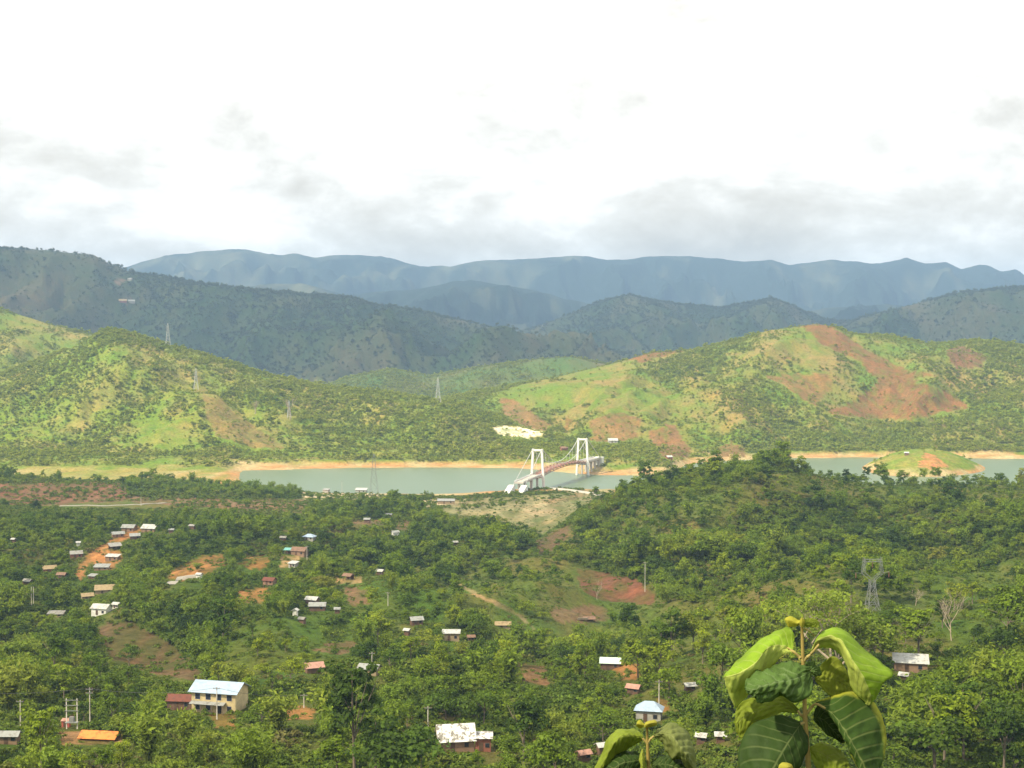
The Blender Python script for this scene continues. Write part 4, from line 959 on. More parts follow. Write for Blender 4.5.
link('crown', leafmesh('crown', V, Fc, np.concatenate(T), MAT['bamboo_foliage']), bt)
BUILD.append((765, 575, 905, 655, 300))

def palm(label, u, v, hpx, seed):
    p = hit(u, v, 200, 700); Hh = hpx * p.y / F; rg = np.random.RandomState(seed)
    e = link('palm_tree', None, None, tuple(p)); tag(e, label, 'palm')
    link('trunk', tubes('trunk', [([(0, 0, -1), (.1, 0, Hh * .35), (.15, .05, Hh * .6)], [.22, .18, .15])], MAT['bark'], 7), e)
    Cs, Ns = [], []
    for k in range(15):
        a = k * 2.4; up = rg.uniform(.2, 1.1)
        for s_ in np.linspace(.1, 1, 14):
            r = 3.2 * s_; c = np.array([math.cos(a) * r, math.sin(a) * r, Hh * .6 + up * 2.2 * s_ - 2.4 * s_ * s_])
            sd = np.array([-math.sin(a), math.cos(a), 0])
            for w in (-1, 1): Cs.append(c + sd * w * .35 * (1.1 - s_ * .6)); Ns.append(np.array([0, 0, 1.0]) + sd * w * .6 + rg.normal(size=3) * .1)
    V, Fc = cards(np.array(Cs), np.array(Ns), .34, rg, .7)
    link('crown', leafmesh('crown', V, Fc, rg.rand(len(Cs)), MAT['bamboo_foliage']), e)
    BUILD.append((u - 8, v - hpx, u + 8, v - hpx * .4, p.y))
palm('feathery palm in the bottom right forest', 893, 768, 32, 3)

# ------------------------------------------------------------------ planting
rng = np.random.RandomState(11)
def sample(n, u0, u1, d0, d1):
    d = np.sqrt(rng.uniform(d0 ** 2, d1 ** 2, n)); u = rng.uniform(u0, u1, n)
    X = (u - 512) / F * d; z, uu_, D, lid = height(X, d, True)
    pu, pv = project(X, d, z); return X, d, z, pu, pv, lid
def thin(X, Y, rad):
    """keep points at least rad apart"""
    cell = {}; keep = np.zeros(len(X), bool)
    for i in range(len(X)):
        r = rad[i] if hasattr(rad, '__len__') else rad
        cx, cy = int(X[i] // 8), int(Y[i] // 8); ok = True
        for a in (-1, 0, 1):
            for b_ in (-1, 0, 1):
                for j in cell.get((cx + a, cy + b_), ()):
                    if (X[i] - X[j]) ** 2 + (Y[i] - Y[j]) ** 2 < r * r: ok = False; break
                if not ok: break
            if not ok: break
        if ok: cell.setdefault((cx, cy), []).append(i); keep[i] = True
    return keep
def allowed(X, Y, z, Hh, Rr, polys=True):
    """plants that would neither stand on bare ground nor hide a building"""
    pu, pv = project(X, Y, z); s = F / Y; ok = np.ones(len(X), bool); rk = rng.rand(len(X))
    for (u0, v0, u1, v1, D) in BUILD:
        m = np.where((Y < D + 3) & (pu + Rr * s * .7 > u0) & (pu - Rr * s * .7 < u1) & (pv > v0) & (pv - Hh * s < v1))[0]
        ok[m] = False
        # not inside the house either
        m = np.where((np.abs(Y - D - 2.5) < 4) & (pu > u0 - 1) & (pu < u1 + 1))[0]; ok[m] = False
    if polys:
        for poly, d0, d1, pc in PATCH:
            if d0 > 1190 and d1 < 6000: pass
            for hh, off in ((0, 0), (.35, -.6), (.35, .6), (.7, -.5), (.7, .5), (.95, 0)):
                a, b_ = project(X + off * Rr, Y, z + Hh * hh)
                m = (Y > d0 - 40) & (Y < d1)
                k = np.where(m)[0]
                ins = inpoly(a[k], b_[k], poly)
                ins &= rk[k] < (np.where(Hh[k] < 2.2, .84, .99) if d0 not in (850, 900, 950, 1300) else np.where(Hh[k] < 2.6, .90 if d0 == 850 else .70, .92))
                ok[k[ins]] = False
    return ok
def instancer(name, protos, X, Y, Z, S3, rot, label, cat):
    me = bpy.data.meshes.new(name); n = len(X); me.vertices.add(n)
    me.vertices.foreach_set('co', np.stack([X, Y, Z], 1).astype(np.float32).ravel())
    a = me.attributes.new('scl', 'FLOAT_VECTOR', 'POINT'); a.data.foreach_set('vector', S3.astype(np.float32).ravel())
    a = me.attributes.new('rot', 'FLOAT_VECTOR', 'POINT'); a.data.foreach_set('vector', rot.astype(np.float32).ravel())
    a = me.attributes.new('pick', 'INT', 'POINT'); a.data.foreach_set('value', rng.randint(0, len(protos), n).astype(np.int32))
    o = tag(link(name, me), label, cat, kind='stuff')
    g = bpy.data.node_groups.new(name, 'GeometryNodeTree')
    g.interface.new_socket('Geometry', in_out='INPUT', socket_type='NodeSocketGeometry'); g.interface.new_socket('Geometry', in_out='OUTPUT', socket_type='NodeSocketGeometry')
    gi, go = g.nodes.new('NodeGroupInput'), g.nodes.new('NodeGroupOutput'); j = g.nodes.new('GeometryNodeJoinGeometry')
    for p in protos[::-1]:
        oi = g.nodes.new('GeometryNodeObjectInfo'); oi.inputs['Object'].default_value = p; oi.inputs['As Instance'].default_value = True
        g.links.new(oi.outputs['Geometry'], j.inputs[0])
    ip = g.nodes.new('GeometryNodeInstanceOnPoints'); ip.inputs['Pick Instance'].default_value = True
    def na(nm, dt):
        k = g.nodes.new('GeometryNodeInputNamedAttribute'); k.data_type = dt; k.inputs['Name'].default_value = nm; return k.outputs[0]
    er = g.nodes.new('FunctionNodeEulerToRotation'); g.links.new(na('rot', 'FLOAT_VECTOR'), er.inputs[0])
    g.links.new(gi.outputs[0], ip.inputs['Points']); g.links.new(j.outputs[0], ip.inputs['Instance'])
    g.links.new(na('pick', 'INT'), ip.inputs['Instance Index']); g.links.new(er.outputs[0], ip.inputs['Rotation']); g.links.new(na('scl', 'FLOAT_VECTOR'), ip.inputs['Scale'])
    g.links.new(ip.outputs[0], go.inputs[0])
    o.modifiers.new('instances', 'NODES').node_group = g
    return o
def rots(n): return np.stack([rng.normal(size=n) * .06, rng.normal(size=n) * .06, rng.uniform(0, 6.283, n)], 1)
def scls(n, lo, hi):
    s = rng.uniform(lo, hi, n)[:, None]; return s * np.stack([rng.uniform(.85, 1.2, n), rng.uniform(.85, 1.2, n), rng.uniform(.8, 1.2, n)], 1)

# --- near valley trees
X, Y, Z, pu, pv, lid = sample(110000, -260, 1290, 232, 1215)
nz = fbm(X / 70, Y / 70, 71, 4); nz2 = fbm(X / 25, Y / 25, 72, 3)
keep = (lid == 0) & (Z > 2.5)
prob = np.clip(0.78 + 1.9 * nz, 0.10, 1)
dense = np.zeros(len(X), bool)
for poly in ([(560,540),(600,495),(690,462),(770,462),(780,520),(700,570),(640,575),(590,560)], [(690,520),(800,500),(1100,502),(1100,550),(800,560),(690,572)], [(740,668),(1100,650),(1100,790),(740,790)], [(300,500),(460,512),(560,560),(560,590),(380,580),(280,540)]): dense |= inpoly(pu, pv, poly)
prob = np.where(dense, 1.0, prob)
for poly, d0, d1 in OPEN: prob = np.where(inpoly(pu, pv, poly) & (Y > d0) & (Y < d1), prob * (0.30 if d0 in (560, 330) else 0.08), prob)
prob = np.where((pv < 505) & (Y > 900), prob * 0.6, prob)
keep &= rng.rand(len(X)) < prob
X, Y, Z, pu, pv, nz, nz2, dense = (a[keep] for a in (X, Y, Z, pu, pv, nz, nz2, dense))
k = thin(X, Y, np.interp(Y, [230, 500, 900, 1200], [6.6, 5.0, 4.4, 4.6])); X, Y, Z, pu, pv, nz, nz2, dense = (a[k] for a in (X, Y, Z, pu, pv, nz, nz2, dense))
n = len(X)
bam = (fbm(X / 45, Y / 45, 73, 3) > 0.10) & (rng.rand(n) < 0.8)
for (cu, cv, ru, rv) in ((15, 672, 30, 30), (215, 760, 60, 25), (290, 745, 60, 25), (120, 755, 40, 16), (560, 745, 35, 25), (520, 700, 30, 20), (940, 740, 40, 22), (330, 700, 30, 16), (340, 755, 30, 20), (20, 700, 25, 25), (180, 490, 140, 14), (600, 520, 40, 16), (400, 690, 40, 14)):
    bam |= ((pu - cu) / ru) ** 2 + ((pv - 8 - cv) / rv) ** 2 < 1
size = np.clip(.66 * np.exp(rng.normal(0, .34, n)), 0.30, 1.45) * np.interp(Y, [250, 420, 800, 1190], [1.30, 1.05, 0.82, 0.66])
size = size * np.exp(.9 * fbm(X / 55, Y / 80, 76, 3)); size = np.clip(np.where(dense, size * 1.15, size), .26, 1.5)
HH_ = np.where(bam, 10.0, 10.4) * size; RR_ = np.where(bam, 3.2, 4.3) * size
ok = allowed(X, Y, Z, HH_, RR_)
# plants that would hide something may still grow as low bushes there
X, Y, Z, bam, size, HH_, pu, pv = (a[ok] for a in (X, Y, Z, bam, size, HH_, pu, pv))
order = np.argsort(Y); X, Y, Z, bam, size, HH_, pu, pv = (a[order] for a in (X, Y, Z, bam, size, HH_, pu, pv))
vis = (pu > -15) & (pu < 1040) & (pv - HH_ * F / Y < 762)

# individual trees, nearest first, each with its own trunk and crown
LM = [l for l in LANDMARKS if l[0] > -20]
DIRS = ['right of', 'below and right of', 'below', 'below and left of', 'left of', 'above and left of', 'above', 'above and right of']
SHORTLM = {}
ORD = ['nearest', 'second', 'third', 'fourth', 'fifth', 'sixth', 'seventh', 'eighth', 'ninth', 'tenth', 'eleventh', 'twelfth', 'thirteenth', 'fourteenth', 'fifteenth', 'sixteenth', 'seventeenth', 'eighteenth', 'nineteenth', 'twentieth']
indiv = []
cnt = [0, 0]
pick_mask = np.zeros(len(X), bool)
for i in range(len(X)):
    b_ = int(bam[i])
    if vis[i] and cnt[b_] < (290 if not b_ else 150): cnt[b_] += 1; pick_mask[i] = True; indiv.append(i)
SHORT = [(217, 702, 'the two storey house'), (98, 735, 'the orange shelter'), (180, 704, 'the rusty red shed'), (463, 740, 'the patchy white roof'), (369, 668, 'the weathered curved roof'), (451, 634, 'the cream front house'),
         (650, 712, 'the blue white hip roof'), (611, 661, 'the pale green roof'), (634, 690, 'the dull pink roof'), (690, 687, 'the lone white hut'), (872, 580, 'the horned pylon'), (913, 662, 'the dark eaved white roof'), (292, 714, 'the orange yard'),
         (313, 668, 'the pink tin roof'), (100, 607, 'the white walled house'), (72, 712, 'the transformer stand'), (805, 690, 'the tall sapling'), (647, 750, 'the smaller sapling'), (20, 712, 'the leftmost pole'), (315, 603, 'the two joined white roofs'), (160, 655, 'the brown field'),
         (503, 622, 'the yellow thatched hut'), (592, 747, 'the sapling side white roofs'), (945, 615, 'the dead tree'), (534, 672, 'the red brown gully')]
ent = {}
for i in indiv:
    cx, cy = pu[i], pv[i] - HH_[i] * F / Y[i] * .55
    l = min(SHORT, key=lambda q: (q[0] - cx) ** 2 + (q[1] - cy) ** 2)
    a = math.atan2(cy - l[1], cx - l[0]); dk = int(round(a / (math.pi / 4))) % 8
    ent.setdefault((bool(bam[i]), l[2], dk), []).append((math.hypot(cx - l[0], cy - l[1]), i))
LAB = {}
for (b_, nm, dk), lst in ent.items():
    for r, (_, i) in enumerate(sorted(lst)):
        kind = 'feathery bamboo clump' if b_ else ('small green tree' if size[i] < .62 else 'tall green tree' if size[i] > .9 else 'leafy green tree')
        LAB[i] = f"{kind}, {ORD[min(r, 19)]}{'' if r == 0 else ' nearest'} {'bamboo' if b_ else 'tree'} {DIRS[dk]} {nm}" if r < 20 else f"{kind} some way {DIRS[dk]} {nm}"
first_crown = {}; proto_b = []
for i in indiv:
    s = size[i]; rz = rng.uniform(0, 6.283)
    if bam[i]:
        t_ = link('bamboo_clump', None, None, (X[i], Y[i], Z[i] - .2), rz); t_.scale = (s * rng.uniform(.9, 1.15), s * rng.uniform(.9, 1.15), s * rng.uniform(.85, 1.15))
        c, fo = BAMBOO[rng.randint(2)]
        link('culm', c, t_); q = link('foliage', fo, t_); tag(t_, LAB[i], 'bamboo', 'bamboo clumps in the near valley')
        if len(proto_b) < 2 and fo.name not in [x.data.name for x in proto_b]: proto_b.append(q)
    else:
        k = rng.randint(len(TREES)); Hh, Rr, tr_, cr_ = TREES[k]
        t_ = link('broadleaf_tree', None, None, (X[i], Y[i], Z[i] - .2), rz); t_.scale = (s * rng.uniform(.85, 1.2), s * rng.uniform(.85, 1.2), s * rng.uniform(.85, 1.2))
        link('trunk', tr_, t_); q = link('crown', cr_, t_); tag(t_, LAB[i], 'tree', 'broadleaf trees in the near valley')
        first_crown.setdefault(k, q)
protos_t = list(first_crown.values())
r_ = ~pick_mask
rt = r_ & ~bam; rb_ = r_ & bam
def S3(s): return s[:, None] * np.stack([rng.uniform(.85, 1.2, len(s)), rng.uniform(.85, 1.2, len(s)), rng.uniform(.85, 1.2, len(s))], 1)
instancer('valley_forest', protos_t, X[rt], Y[rt], Z[rt] - .2, S3(size[rt]), rots(rt.sum()), 'mixed green broadleaf forest covering the valley slopes', 'forest')
instancer('bamboo_thicket', proto_b, X[rb_], Y[rb_], Z[rb_] - .2, S3(size[rb_]), rots(rb_.sum()), 'yellow green bamboo thickets scattered through the valley forest', 'bamboo')

# --- undergrowth
sp = []
for i, me_ in enumerate(SCRUB):
    u_, v_ = [(700, 655), (735, 640), (760, 625)][i]; p = hit(u_, v_, 200, 700)
    o = link('shrub', me_, None, (p.x, p.y, p.z - .1), 0); sp.append(o)
    tag(o, ['round green shrub lowest on the grassy right slope', 'round green shrub midway up the grassy right slope', 'round green shrub higher up the grassy right slope'][i], 'shrub', 'shrubs on the grassy right slope')
X, Y, Z, pu, pv, lid = sample(230000, -260, 1290, 215, 1215)
sc_n = fbm(X / 40, Y / 40, 75, 4)
keep = (lid == 0) & (Z > 1.5) & (rng.rand(len(X)) < np.clip(.75 + sc_n, .25, 1)); X, Y, Z = X[keep], Y[keep], Z[keep]
sz = np.clip(rng.normal(.78, .33, len(X)), .25, 1.7)
pu, pv = project(X, Y, Z)
for poly, d0, d1 in OPEN:
    if d0 not in (780,): sz = np.where(inpoly(pu, pv, poly) & (Y > d0) & (Y < d1), sz * .46, sz)
op_ = np.zeros(len(X), bool)
for poly, d0, d1 in [q for q in OPEN if q[1] in (300, 350)]: op_ |= inpoly(pu, pv, poly) & (Y > d0) & (Y < d1)
q_ = ~op_ | (rng.rand(len(X)) < .55); X, Y, Z, sz = X[q_], Y[q_], Z[q_], sz[q_]
ok = allowed(X, Y, Z, 2.6 * sz, 1.9 * sz); X, Y, Z, sz = X[ok], Y[ok], Z[ok], sz[ok]
instancer('undergrowth', sp, X, Y, Z - .15, S3(sz), rots(len(X)), 'low bushes and scrub between the trees', 'undergrowth')

# --- trees over the sunlit hills beyond the lake
hp = []
for i, me_ in enumerate(HILLT):
    u_, v_ = [(470, 450), (350, 455), (720, 440)][i]; p = hit(u_, v_, 1350, 2800)
    o = link('hill_tree', me_, None, (p.x, p.y, p.z - .3), 0); hp.append(o)
    tag(o, ['small round tree on the hill foot left of the bridge', 'small round tree on the hill foot above the lake middle', 'small round tree at the foot of the right sunlit hill'][i], 'tree')
X, Y, Z, pu, pv, lid = sample(420000, -200, 1250, 1330, 2750)
a_ = fbm(X / 130, Y / 300, 81, 5); b2_ = fbm(X / 40, Y / 80, 82, 4)
# denser woodland in the hollows, on the left hill and along the right hill foot
wood = 0.16 + 0.95 * np.clip(a_ * 2.0 + 0.16 + 0.8 * b2_, 0, 1)
def blob(cu, cv, ru, rv): return np.exp(-(((pu - cu) / ru) ** 2 + ((pv - cv) / rv) ** 2))
wood += 0.8 * blob(45, 385, 45, 28) + 0.5 * blob(330, 425, 110, 45) + 0.7 * blob(470, 435, 60, 28) + 0.8 * blob(680, 370, 40, 18) + 0.35 * blob(800, 442, 150, 15) + 0.9 * blob(1000, 375, 60, 40) + 0.8 * blob(960, 440, 90, 20) + 0.5 * blob(235, 360, 60, 20)
wood -= 0.8 * blob(590, 390, 70, 22) + 0.5 * blob(150, 430, 50, 30) + 0.6 * blob(790, 350, 50, 16) + .5 * blob(30, 335, 50, 18)
wood = np.where((pu > 860) & (pu < 990) & (Y < 1450), .04, wood)
keep = (Z > 3.6) & (lid != 0) & (rng.rand(len(X)) < np.clip(wood, .02, .95))
X, Y, Z = X[keep], Y[keep], Z[keep]
sz = np.clip(.46 * np.exp(rng.normal(0, .42, len(X))), .16, 1.5)
ok = allowed(X, Y, Z, 6 * sz, 2.5 * sz); X, Y, Z, sz = X[ok], Y[ok], Z[ok], sz[ok]
instancer('hillside_woodland', hp, X, Y, Z - .3, S3(sz), rots(len(X)), 'patchy woodland of small trees over the sunlit hills', 'woodland')

# --- forest on the dark ranges behind
dp = []
for i, me_ in enumerate(DIST):
    u_, v_ = [(60, 268), (97, 272)][i]; p = hit(u_, v_, 3000, 5000)
    o = link('distant_tree', me_, None, (p.x, p.y, p.z - .5), 0); dp.append(o)
    tag(o, ['dark tree just under the crest of the left far ridge', 'dark tree below the right end of the left far ridge crest'][i], 'tree')
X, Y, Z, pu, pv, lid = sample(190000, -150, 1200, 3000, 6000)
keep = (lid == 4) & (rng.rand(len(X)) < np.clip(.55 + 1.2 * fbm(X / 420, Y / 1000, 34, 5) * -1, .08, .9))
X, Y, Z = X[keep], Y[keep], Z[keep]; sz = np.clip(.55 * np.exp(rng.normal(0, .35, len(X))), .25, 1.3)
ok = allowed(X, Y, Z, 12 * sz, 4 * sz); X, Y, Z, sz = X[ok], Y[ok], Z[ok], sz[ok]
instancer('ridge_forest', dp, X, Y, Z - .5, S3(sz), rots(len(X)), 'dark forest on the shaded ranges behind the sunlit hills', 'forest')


# ------------------------------------------------------------------ two broad leaved saplings close to the camera
def leafmat(name, up, dn, vein, edge=None, nveins=11.0, trans=.45):
    ms_ = []
    for side, rgb in (('upper', up), ('under', dn)):
        m, t, b = material(name + '_' + side)
        uv = N(t, 'ShaderNodeUVMap'); sp_ = N(t, 'ShaderNodeSeparateXYZ'); t.links.new(uv.outputs[0], sp_.inputs[0])
        def M(op, a, b_=None):
            k = N(t, 'ShaderNodeMath', operation=op)
            for j, x in enumerate((a, b_)):
                if x is None: continue
                if isinstance(x, (int, float)): k.inputs[j].default_value = x
                else: t.links.new(x, k.inputs[j])
            return k.outputs[0]
        at_ = M('ABSOLUTE', sp_.outputs[1])
        lat = M('ABSOLUTE', M('SUBTRACT', M('FRACT', M('SUBTRACT', M('MULTIPLY', sp_.outputs[0], nveins), M('MULTIPLY', M('POWER', at_, 1.3), 2.4))), .5))
        mid = N(t, 'ShaderNodeMapRange', i_1=.012, i_2=.05, i_3=1.0, i_4=0.0); t.links.new(at_, mid.inputs[0])
        lv = N(t, 'ShaderNodeMapRange', i_1=.03, i_2=.11, i_3=.75, i_4=0.0); t.links.new(lat, lv.inputs[0])
        fade = M('MULTIPLY', lv.outputs[0], M('SUBTRACT', 1.0, M('POWER', at_, 4.0)))
        ve = M('MAXIMUM', mid.outputs[0], fade)
        geo = N(t, 'ShaderNodeTexCoord'); nz = N(t, 'ShaderNodeTexNoise', i_Scale=9.0, i_Detail=6.0, i_Roughness=.65); t.links.new(geo.outputs['Object'], nz.inputs['Vector'])
        r = N(t, 'ShaderNodeValToRGB'); ramp(r, [(.3, tuple(x * .72 for x in rgb)), (.5, rgb), (.72, tuple(x * 1.22 for x in rgb))]); t.links.new(nz.outputs['Fac'], r.inputs[0])
        base = r.outputs[0]
        if edge is not None:
            ee = N(t, 'ShaderNodeMapRange', i_1=.86, i_2=1.0, i_3=0.0, i_4=1.0); en = M('ADD', at_, M('MULTIPLY', M('SUBTRACT', nz.outputs['Fac'], .5), .35)); t.links.new(en, ee.inputs[0])
            mxe = N(t, 'ShaderNodeMix', data_type='RGBA'); t.links.new(ee.outputs[0], mxe.inputs[0]); t.links.new(base, mxe.inputs[6]); mxe.inputs[7].default_value = tuple(edge) + (1,); base = mxe.outputs[2]
        mv = N(t, 'ShaderNodeMix', data_type='RGBA'); t.links.new(M('MULTIPLY', ve, .45), mv.inputs[0]); t.links.new(base, mv.inputs[6]); mv.inputs[7].default_value = tuple(vein) + (1,)
        t.links.new(mv.outputs[2], b.inputs['Base Color']); b.inputs['Roughness'].default_value = .62 if side == 'upper' else .8; b.inputs['Specular IOR Level'].default_value = .16
        n2 = N(t, 'ShaderNodeTexNoise', i_Scale=45.0, i_Detail=4.0); t.links.new(geo.outputs['Object'], n2.inputs['Vector'])
        hsum = M('ADD', M('MULTIPLY', ve, -.8 if side == 'upper' else .8), M('MULTIPLY', n2.outputs['Fac'], .35))
        bp = N(t, 'ShaderNodeBump', i_Strength=.5, i_Distance=.004); t.links.new(hsum, bp.inputs['Height']); t.links.new(bp.outputs[0], b.inputs['Normal'])
        tl = N(t, 'ShaderNodeBsdfTranslucent'); t.links.new(mv.outputs[2], tl.inputs[0])
        mx_ = N(t, 'ShaderNodeMixShader', i_0=trans); t.links.new(b.outputs[0], mx_.inputs[1]); t.links.new(tl.outputs[0], mx_.inputs[2]); t.links.new(mx_.outputs[0], t.nodes['Material Output'].inputs[0])
        ms_.append(m)
    return ms_
LIGHT = leafmat('young_leaf', (.27, .42, .035), (.52, .60, .14), (.45, .52, .17))
DARK = leafmat('old_leaf', (.045, .085, .020), (.15, .16, .03), (.26, .32, .12), nveins=9)
DARKY = leafmat('old_yellow_edged_leaf', (.050, .100, .020), (.16, .18, .03), (.30, .34, .12), (.42, .44, .05), nveins=10)
MIDL = leafmat('wrinkled_leaf', (.105, .185, .045), (.12, .17, .05), (.27, .36, .17), nveins=8)
OLIVE = leafmat('olive_leaf', (.24, .31, .035), (.30, .35, .05), (.26, .28, .09), nveins=8)
BUD = leafmat('budding_leaf', (.46, .45, .05), (.40, .38, .06), (.55, .50, .12), nveins=6)
DUSTY = leafmat('dusty_leaf', (.22, .26, .08), (.26, .27, .07), (.30, .33, .15), nveins=9)
plain('green_stem', (.27, .20, .05), .7, var=.2, scale=20); plain('stem_hair', (.30, .24, .07), .8, scale=20)

def cr(P_, n):
    """Catmull-Rom through rows of points"""
    P_ = np.asarray(P_, float); k = len(P_); t = np.linspace(0, k - 1, n); i = np.minimum(t.astype(int), k - 2); f = (t - i).reshape(-1, *([1] * (P_.ndim - 1)))
    p0, p1, p2, p3 = P_[np.maximum(i - 1, 0)], P_[i], P_[i + 1], P_[np.minimum(i + 2, k - 1)]
    return .5 * (2 * p1 + (p2 - p0) * f + (2 * p0 - 5 * p1 + 4 * p2 - p3) * f ** 2 + (3 * p1 - p0 - 3 * p2 + p3) * f ** 3)
def leaf(parent, origin, rows, D, mats, wrinkle=.004, curl=.0, flip=False, seed=0, nu=44, nv=26, name='leaf', pale=False):
    """rows base -> tip of (edge, midrib, edge) points: photo column, photo row, distance offset"""
    G = np.array([[tuple(P(u, v, D + dz)) for (u, v, dz) in r] for r in rows])            # k,3,3
    G = cr(G, nu)                                                                          # nu,3,3
    t = np.linspace(-1, 1, nv)[None, :, None]
    a, m, c = G[:, 0:1], G[:, 1:2], G[:, 2:3]
    w0, w1 = (a - c) / 2, (a + c) / 2 - m                                                  # quadratic across the blade
    S_ = m - w0 * t + w1 * np.abs(t) ** 1.45
    du = np.gradient(S_, axis=0); dv = np.gradient(S_, axis=1); n_ = np.cross(du, dv); n_ /= np.linalg.norm(n_, axis=2, keepdims=True) + 1e-9
    ss, tt = np.meshgrid(np.linspace(0, 1, nu), np.linspace(-1, 1, nv), indexing='ij')
    wv = gnoise(ss * 6 + seed * 3.1, tt * 2.2, 90 + seed) * 2.2 * np.abs(tt) + gnoise(ss * 15 + seed, tt * 5, 91 + seed) * .9
    quilt = .5 * np.cos(2 * np.pi * (ss * 10 - 2.4 * np.abs(tt) ** 1.3)) * (1 - np.abs(tt) ** 3)
    S_ = S_ + n_ * (wrinkle * (wv + quilt))[..., None] * np.sin(np.pi * np.clip(ss, .03, .97))[..., None] ** .3
    S_ = S_ - np.array(origin)
    ii = np.arange(nu * nv).reshape(nu, nv); q = np.stack([ii[:-1, :-1], ii[1:, :-1], ii[1:, 1:], ii[:-1, 1:]], -1).reshape(-1, 4)
    if flip: q = q[:, ::-1]
    me = newmesh(name, S_.reshape(-1, 3), q, mats, True)
    if pale:
        fl = np.tile((np.arange(nv - 1) >= (nv - 1) // 2), nu - 1); me.polygons.foreach_set('material_index', fl.astype(np.int32))
    uvl = me.uv_layers.new(name='UVMap'); st = np.stack([ss.ravel(), tt.ravel()], 1)
    li = np.zeros(len(me.loops), np.int32); me.loops.foreach_get('vertex_index', li); uvl.data.foreach_set('uv', st[li].astype(np.float32).ravel())
    o = link(name, me, parent)
    so_ = o.modifiers.new('thickness', 'SOLIDIFY'); so_.thickness = .0012; so_.offset = -1; so_.material_offset = 1
    return o
def A(x, y, z=0.0): return (715 + x / 4.711, 605 + y / 4.711, z)
def B(x, y, z=0.0): return (580 + x / 4.571, 600 + y / 4.571, z)
def sapling(label, D, stem, fn, rad):
    top = P(*fn(*stem[0])[:2], D); bot = P(*fn(*stem[-1])[:2], D); gx, gy = bot.x - .03, bot.y
    o = Vector((gx, gy, H1(gx, gy)))
    e = link('sapling', None, None, tuple(o)); tag(e, label, 'sapling')
    pts = [P(*fn(*q)[:2], D) - o for q in stem] + [Vector((.0, 0, .8)), Vector((0, 0, -.15))]
    rr = np.linspace(rad * .7, rad * 1.7, len(pts))
    link('stem', tubes('stem', [(pts, list(rr))], MAT['green_stem'], 10), e)
    return e, o
def petiole(e, o, D, fn, pts, r=.006):
    P3 = cr([tuple(P(*fn(x, y)[:2], D + z) - o) for x, y, z in pts], 10)
    link('petiole', tubes('petiole', [([Vector(p) for p in P3], list(np.linspace(r * 1.2, r * .8, 10)))], MAT['stem_hair'], 8), e)

D1 = 5.6
e1, o1 = sapling('tall sapling with huge drooping bright green leaves right in the foreground', D1, [(409, 70), (411, 150), (414, 265), (420, 400), (424, 520), (432, 640), (440, 768)], A, .0078)
# upper left leaf, arching over and hanging
leaf(e1, o1, [[A(366,206,.02),A(369,219,0),A(364,226,0)], [A(374,150,.08),A(345,200,.02),A(335,224,.0)], [A(340,102,.12),A(298,190,.0),A(302,258,.02)], [A(268,136,.12),A(243,208,-.04),A(245,325,.03)],
  [A(206,166,.10),A(197,268,-.07),A(190,392,.02)], [A(122,243,.07),A(122,318,-.08),A(122,462,.02)], [A(72,298,.04),A(72,334,-.07),A(92,480,.02)], [A(44,330,.0),A(41,338,-.04),A(50,372,.0)]], D1, LIGHT, .0045, seed=1, pale=True)
petiole(e1, o1, D1, A, [(414,262,0), (392,240,0), (369,219,0), (340,203,.02)])
# upper right leaf
leaf(e1, o1, [[A(456,222,.02),A(453,230,0),A(456,238,0)], [A(488,142,.05),A(476,168,-.01),A(474,206,.02)], [A(560,106,.10),A(545,146,-.02),A(532,202,.03)], [A(634,138,.12),A(602,176,-.05),A(586,232,.03)],
  [A(712,214,.10),A(648,262,-.08),A(613,300,.02)], [A(792,274,.05),A(690,326,-.09),A(636,352,.02)], [A(842,326,.02),A(716,384,-.08),A(660,410,.02)], [A(792,368,.0),A(734,432,-.06),A(690,446,.02)], [A(752,446,.0),A(732,472,-.03),A(708,468,.0)]], D1, LIGHT, .0045, flip=True, seed=2, pale=True)
petiole(e1, o1, D1, A, [(418,262,0), (436,243,0), (453,230,0), (490,185,-.01)])
# wrinkled middle leaf
leaf(e1, o1, [[A(452,292,-.04),A(450,312,-.03),A(452,330,-.04)], [A(402,283,-.03),A(402,338,-.10),A(446,418,-.10)], [A(340,276,-.02),A(344,356,-.14),A(376,464,-.13)], [A(268,284,-.03),A(282,366,-.17),A(305,438,-.15)],
  [A(198,312,-.06),A(222,384,-.18),A(228,462,-.16)], [A(150,352,-.10),A(168,402,-.17),A(190,446,-.16)], [A(140,386,-.14),A(143,397,-.15),A(152,412,-.15)]], D1, MIDL, .011, seed=3)
petiole(e1, o1, D1, A, [(418,300,0), (434,306,-.02), (450,312,-.03)], .005)
leaf(e1, o1, [[A(430,268,.02),A(428,290,.02),A(428,308,.02)], [A(462,272,.04),A(458,302,.0),A(450,330,.0)], [A(494,310,.04),A(485,322,.0),A(474,336,.0)], [A(502,326,.03),A(500,330,.02),A(496,332,.02)]], D1, MIDL, .006, flip=True, seed=4)
# leaf hanging behind on the right, seen from below
leaf(e1, o1, [[A(470,330,.06),A(470,345,.06),A(474,360,.06)], [A(500,282,.10),A(512,345,.08),A(500,386,.07)], [A(556,242,.14),A(560,350,.10),A(530,420,.08)], [A(620,300,.14),A(606,370,.10),A(570,432,.08)], [A(652,380,.12),A(638,400,.10),A(610,424,.08)], [A(655,408,.10),A(650,412,.10),A(645,414,.10)]], D1, OLIVE, .005, seed=5)
